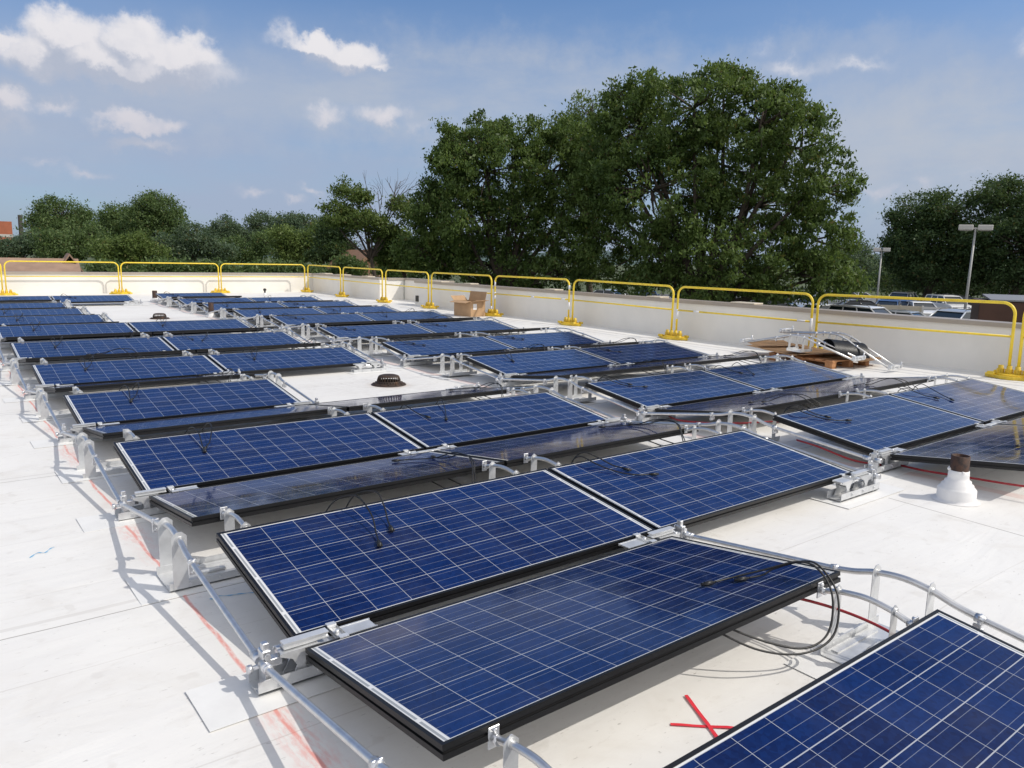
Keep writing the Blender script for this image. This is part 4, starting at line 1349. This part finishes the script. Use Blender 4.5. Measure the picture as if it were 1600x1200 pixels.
tree('spindly_tree', 'spindly half bare tree with dark limbs in front of the gabled house', 598, 56, [
    (550, 300, 26, 15), (565, 312, 15, 11), (527, 330, 22, 14), (520, 345, 20, 10), (625, 322, 20, 16), (640, 340, 20, 20), (560, 345, 40, 16), (600, 355, 26, 18), (605, 372, 26, 14)],
    LF_LIGHT, 8500, .20, 31, clump=.42, per=34, trunk_r=.16, shell=.2, bare=[(600, 360, -10, -62), (598, 355, 22, -72), (595, 365, -22, -68), (600, 350, 36, -60), (585, 395, -30, -36), (590, 400, -50, -20)])

# ---- houses
M_ROOFB = pmat('brown_shingle_roof', (.30, .20, .145), .9, 0, .18, 1.2, .3, 12)
M_ROOFO = pmat('tan_orange_shingles', (.26, .15, .095), .9, 0, .15, 1.5, .3, 12)
M_BRICK = pmat('red_brick', (.40, .13, .07), .85, 0, .15, .5)
M_WIN = pmat('window_glass', (.02, .025, .03), .08, 0)
M_CONC = pmat('pale_concrete', (.50, .48, .45), .8, 0, .08, 1)
def frame_at(px, D, z):
    p = at(px, 420, D)
    return (p[0], p[1], z), -math.atan2(p[0]-CAM[0], p[1]-CAM[1])
loc, rz = frame_at(30, 52, G_Z)
t = thing('house', 'low house with a broad brown shingle roof behind the back parapet', 'house', loc, (0, 0, rz))
bm = new_bm(); box(bm, (-2.6, 4.2, 1.1), (11, 6.4, 2.2)); obj('wall', bm, pmat('house_siding', (.45, .40, .34), .8), t)
bm = new_bm(); prism(bm, [(-.2, 2.0), (4.3, 3.62), (8.8, 2.0), (8.8, 1.9), (4.3, 3.5), (-.2, 1.9)], 'x', -9, 3.2); rf = obj('roof', bm, M_ROOFB, t)
for x in (-5.2, -1.2, 2.6):
    bm = new_bm(); box(bm, (x, 1.15, 1.1), (1.2, .08, 1.1)); obj('window', bm, M_WIN, t)
bm = new_bm(); box(bm, (-1.6, 2.6, 2.95), (.55, .55, 1.5), bev=.03); obj('chimney', bm, pmat('dark_chimney', (.05, .035, .03), .8), rf)
bm = new_bm(); prism(bm, [(1.7, 2.4), (2.7, 3.95), (2.7, 3.8), (1.7, 2.3)], 'y', 3.4, 7.0)
prism(bm, [(3.7, 2.4), (2.7, 3.95), (2.7, 3.8), (3.7, 2.3)], 'y', 3.4, 7.0)
obj('dormer_roof', bm, M_ROOFB, t)
loc, rz = frame_at(585, 72, G_Z)
t = thing('house', 'gabled house with orange brown shingles seen through the spindly tree', 'house', loc, (0, 0, rz+.35))
bm = new_bm(); box(bm, (0, 4, 1.3), (5, 8, 2.6)); obj('wall', bm, pmat('house_stucco', (.42, .30, .22), .85), t)
bm = new_bm(); prism(bm, [(-3.0, 2.5), (-.2, 4.75), (.2, 4.75), (3.0, 2.5), (2.8, 2.35), (0, 4.55), (-2.8, 2.35)], 'y', -.6, 8.6); obj('roof', bm, M_ROOFO, t)
bm = new_bm(); prism(bm, [(-2.5, 2.6), (0, 4.5), (2.5, 2.6)], 'y', -.02, .1); obj('gable', bm, M_ROOFO, t)
bm = new_bm(); box(bm, (0, -.05, 1.3), (1.4, .06, 1.2)); obj('window', bm, M_WIN, t)
loc, rz = frame_at(395, 75, G_Z)
t = thing('house', 'dark flat roof edge low behind the back parapet', 'house', loc, (0, 0, rz))
bm = new_bm(); box(bm, (0, 3, 1.1), (7, 6, 2.2)); obj('wall', bm, M_BRICK, t)
bm = new_bm(); box(bm, (0, 3, 2.32), (7.5, 6.5, .24)); obj('roof', bm, pmat('dark_flat_roof', (.05, .04, .04), .9), t)
loc, rz = frame_at(2, 230, G_Z)
t = thing('brick_building', 'red brick building on the far left horizon', 'building', loc, (0, 0, rz))
bm = new_bm(); box(bm, (-4, 8, 5.1), (14, 14, 11.6)); obj('wall', bm, M_BRICK, t)
bm = new_bm(); box(bm, (-4, 8, 7.4), (14.1, 14.1, .7)); obj('band', bm, M_CONC, t)
for x in (-8, -5, -2):
    bm = new_bm(); box(bm, (x, 1.0, 9.6), (1.6, .12, 1.6)); obj('window', bm, M_WIN, t)
bm = new_bm(); lathe(bm, [(.55, 0), (.5, 12.9), (.001, 12.9)], (5.0, 9, 0), 12); obj('chimney', bm, pmat('dark_stack', (.04, .035, .035), .8), t)

# ---- car park furniture
M_LAMP = pmat('grey_lamp_metal', (.42, .42, .41), .5, .2)
M_LHEAD = pmat('pale_lamp_head', (.55, .53, .50), .5)
def lamp(px, ytop, D, hw, label, ang=0.0, lean=0):
    p = at(px, ytop, D)
    H_ = p[2]-PARK
    _, rz = frame_at(px, D, 0)
    t = thing('lamp_post', label, 'lamp post', (p[0], p[1], PARK), (0, R(lean), rz+ang), 'twin headed lamp posts in the car park')
    bm = new_bm(); tube(bm, [(0, 0, 0), (0, 0, H_-.05)], [.085, .055], 10); obj('pole', bm, M_LAMP, t)
    bm = new_bm(); box(bm, (0, 0, H_-.10), (hw*.5, .10, .08)); obj('arm', bm, M_LAMP, t)
    for s in (-1, 1):
        bm = new_bm()
        box(bm, (s*hw*.55, 0, H_-.06), (hw*.85, .55, .30), bev=.03)
        h = obj('lamp_head', bm, M_LHEAD, t)
        bm = new_bm(); box(bm, (s*hw*.55, 0, H_-.225), (hw*.65, .34, .03)); obj('lens', bm, M_CONC, h)
lamp(1522, 354, 52, .88, 'nearest tall lamp post with two box heads, over the silver people carrier', 0, .8)
lamp(1378, 389, 72, .66, 'lamp post with two spread heads against the sky right of the oak')
lamp(1452, 407, 98, .55, 'faint lamp post in front of the dark trees, left of the nearest one', .9)
lamp(1583, 407, 86, .62, 'lamp post at the right edge in front of dark trees')
lamp(1037, 410, 80, .5, 'thin lamp post glimpsed through the tallest oak', .6)
# brown container
loc, rz = frame_at(1580, 30, PARK)
t = thing('storage_container', 'dark brown metal container behind the right end of the parapet', 'container', loc, (0, 0, rz+.12))
t.location.x += .42; t.location.y -= .30
M_CONT = pmat('dark_brown_steel', (.085, .038, .026), .55, .1, .25, .8)
bm = new_bm(); box(bm, (.60, 1.3, 1.38), (3.6, 2.6, 2.76), bev=.02)
obj('body', bm, M_CONT, t)
bm = new_bm(); prism(bm, [(-.05, 2.77), (2.65, 2.86), (2.65, 2.92), (-.05, 2.82)], 'x', -.9, 2.5); obj('lid', bm, pmat('grey_lid', (.26, .26, .27), .5, .3), t)
# fences in the car park
def fence(x0, x1, y, D, kind, label):
    a, b = at(x0, y, D), at(x1, y, D)
    L_ = math.hypot(b[0]-a[0], b[1]-a[1])
    t = thing('fence', label, 'fence', (a[0], a[1], PARK), (0, 0, math.atan2(b[1]-a[1], b[0]-a[0])))
    mat_ = pmat('cream_fence', (.62, .55, .42), .7, 0, .06, 2) if kind == 'solid' else pmat('white_fence', (.72, .70, .66), .6)
    n = int(L_/1.8)+1
    for k in range(n+1):
        bm = new_bm(); box(bm, (k*L_/n, 0, .65), (.12, .12, 1.35)); obj('post', bm, mat_, t)
    for z, hh in (((.66, 1.25),) if kind == 'solid' else ((.35, .14), (.80, .14), (1.22, .14))):
        bm = new_bm(); box(bm, (L_/2, 0, z), (L_, .05, hh)); obj('panel' if kind == 'solid' else 'rail', bm, mat_, t)
fence(1372, 1442, 480, 57.5, 'solid', 'cream solid fence between the two rows of parked cars')
fence(1442, 1480, 480, 57, 'rails', 'white rail fence beside the silver people carrier')

# ---- cars
M_GLASS = pmat('car_glass', (.02, .028, .035), .06, 0, spec=.6)
M_TYRE = pmat('tyre_rubber', (.02, .02, .02), .8)
M_RIM = pmat('wheel_rim', (.45, .45, .46), .35, .6)
M_LENS = pmat('headlight_lens', (.55, .56, .58), .15)
M_TAIL = pmat('tail_light', (.35, .02, .02), .2)
PAINT = {}
def paint(c, nm):
    if nm not in PAINT: PAINT[nm] = pmat('car_paint_'+nm, c, .3, .25 if nm in ('silver', 'grey') else 0, coat=1.0)
    return PAINT[nm]
SHAPES = {  # length, width, height, bonnet z, profile of the glasshouse: (x at belt rear, x roof rear, x roof front, x belt front), belt z
    'saloon': (4.7, 1.80, 1.45, .90, (-1.75, -1.05, .35, 1.15), .92),
    'estate': (4.6, 1.82, 1.66, 1.00, (-2.2, -1.95, .45, 1.25), 1.02),
    'carrier': (4.9, 1.95, 1.78, 1.05, (-2.38, -2.2, .55, 1.60), 1.05),
    'hatch': (4.1, 1.75, 1.48, .92, (-1.98, -1.55, .35, 1.15), .94)}
def car(px, D, rz, shape, col, cname, label):
    L_, Wd, H_, bz, (a, b, c, d), belt = SHAPES[shape]
    p = at(px, 460, D)
    _, r0 = frame_at(px, D, 0)
    t = thing('parked_car', label, 'car', (p[0], p[1], PARK), (0, 0, r0+rz), 'parked cars')
    pm = paint(col, cname)
    h = L_/2
    prof = [(-h+.02, .45), (-h, .62), (-h+.05, belt-.08), (a-.02, belt), (d, belt), (h-.35, bz-.10), (h-.06, bz-.26), (h, .55), (h-.05, .30), (h-.9, .22), (-h+.8, .22), (-h+.1, .30)]
    bm = new_bm()
    prism(bm, prof, 'y', -Wd/2, Wd/2)
    bmesh.ops.bevel(bm, geom=bm.edges[:], offset=.05, segments=2, affect='EDGES')
    obj('body', bm, pm, t, smooth=True, autos=35)
    # glasshouse: tapered pillars-and-roof shell with separate glass
    wb, wr = Wd/2-.07, Wd/2-.27
    def quad_shell(x0, x1, x2, x3, zb, zt, wb, wr, inset, mat_, nm):
        bm = new_bm()
        vs = [bm.verts.new(q) for q in ((x0, -wb, zb), (x3, -wb, zb), (x3, wb, zb), (x0, wb, zb), (x1, -wr, zt), (x2, -wr, zt), (x2, wr, zt), (x1, wr, zt))]
        for q in ((0, 1, 5, 4), (1, 2, 6, 5), (2, 3, 7, 6), (3, 0, 4, 7), (4, 5, 6, 7)): bm.faces.new([vs[k] for k in q])
        bmesh.ops.recalc_face_normals(bm, faces=bm.faces[:])
        return obj(nm, bm, mat_, t)
    quad_shell(a, b+.0, c-.0, d, belt-.01, H_-.10, wb, wr+.01, 0, M_GLASS, 'windows')
    bm = new_bm()
    top = [(b-.10, H_-.10), (b-.02, H_-.04), ((b+c)/2, H_), (c+.02, H_-.05), (c+.10, H_-.11)]
    prism(bm, top, 'y', -wr-.06, wr+.06)
    bmesh.ops.bevel(bm, geom=bm.edges[:], offset=.025, segments=2, affect='EDGES')
    obj('roof', bm, pm, t, smooth=True, autos=40)
    for s in (-1, 1):
        nb = 4 if shape in ('estate', 'carrier') else 3
        for k in range(nb):
            f = k/(nb-1)
            xb = a+(d-a)*f; xt = b+(c-b)*f
            if 0 < k < nb-1: xb = xb*.6+xt*.4
            bm = new_bm()
            tube(bm, [(xb, s*wb, belt-.03), (xt, s*(wr+.015), H_-.07)], .042, 6)
            obj('pillar', bm, pm, t)
    if shape in ('estate', 'carrier'):
        for s in (-1, 1):
            bm = new_bm()
            tube(bm, [(b+.1, s*(wr-.05), H_-.02), (b+.2, s*(wr-.05), H_+.05), (c-.2, s*(wr-.05), H_+.04), (c-.05, s*(wr-.05), H_-.04)], .014, 6)
            obj('roof_bar', bm, M_DARK, t)
    for x in (-h+.85, h-.92):
        for s in (-1, 1):
            bm = new_bm()
            tube(bm, [(x, s*(Wd/2-.20), .33), (x, s*(Wd/2+.01), .33)], .33, 18)
            w_ = obj('wheel', bm, M_TYRE, t)
            bm = new_bm()
            tube(bm, [(x, s*(Wd/2-.1), .33), (x, s*(Wd/2+.018), .33)], .21, 14)
            obj('rim', bm, M_RIM, w_)
    for s in (-1, 1):
        bm = new_bm(); box(bm, (h-.12, s*(Wd/2-.30), bz-.27), (.16, .36, .14), bev=.03); obj('headlight', bm, M_LENS, t)
        bm = new_bm(); box(bm, (-h+.03, s*(Wd/2-.20), belt-.22), (.10, .24, .22), bev=.02); obj('tail_light', bm, M_TAIL, t)
        bm = new_bm(); box(bm, (d-.25, s*(Wd/2+.04), belt+.05), (.12, .18, .12), bev=.03); obj('mirror', bm, pm, t)
    return t
WHT, SIL, BLK, BLU, GRY = (.78, .78, .77), (.52, .55, .58), (.02, .02, .022), (.05, .10, .22), (.16, .17, .18)
car(1500, 44.5, R(-122), 'carrier', SIL, 'silver', 'large silver people carrier nearest the brown container')
car(1360, 47, R(-32), 'estate', WHT, 'white', 'white estate car with roof bars behind the eighth guard rail')
car(1420, 48, R(-20), 'saloon', SIL, 'silver', 'low silver saloon between the white estate and the people carrier')
car(1304, 52, R(40), 'hatch', WHT, 'white', 'white hatchback half hidden by the oak, left of the estate car')
car(1350, 61, R(12), 'saloon', BLK, 'black', 'black saloon behind the white estate car')
car(1390, 62, R(-100), 'hatch', BLU, 'blue', 'dark blue hatchback behind the cream fence, beside the lamp post')
car(1412, 63, R(-100), 'hatch', BLU, 'blue', 'dark blue hatchback behind the cream fence, right of its twin')
car(1440, 62, R(-70), 'saloon', WHT, 'white', 'white saloon behind the white rail fence')
car(1408, 76, R(-105), 'estate', GRY, 'grey', 'dark grey estate car facing the viewer in the back row')
car(1345, 80, R(10), 'saloon', WHT, 'white', 'white saloon farthest back, right of the oak')
car(1320, 70, R(5), 'carrier', SIL, 'silver', 'silver van partly behind the oak in the back row')
car(1465, 78, R(-95), 'saloon', BLK, 'black', 'black saloon in the back row under the dark trees')
car(1482, 72, R(-60), 'estate', WHT, 'white', 'white estate car in the back row, left of the nearest lamp post')
car(1505, 80, R(10), 'saloon', BLK, 'black', 'dark saloon in the back row behind the nearest lamp post')
car(955, 66, R(-30), 'saloon', SIL, 'silver', 'silver saloon glimpsed under the tallest oak, leftmost')
car(1010, 70, R(-80), 'hatch', BLU, 'blue', 'blue hatchback glimpsed under the tallest oak, second from left')
car(1075, 66, R(-60), 'saloon', WHT, 'white', 'white saloon glimpsed under the middle of the tallest oak')
car(1130, 60, R(-85), 'estate', SIL, 'silver', 'silver estate glimpsed low under the tallest oak')
car(1215, 62, R(-20), 'saloon', GRY, 'grey', 'grey saloon glimpsed under the right side of the tallest oak')
car(1265, 66, R(-95), 'hatch', SIL, 'silver', 'silver hatchback glimpsed under the right edge of the tallest oak')
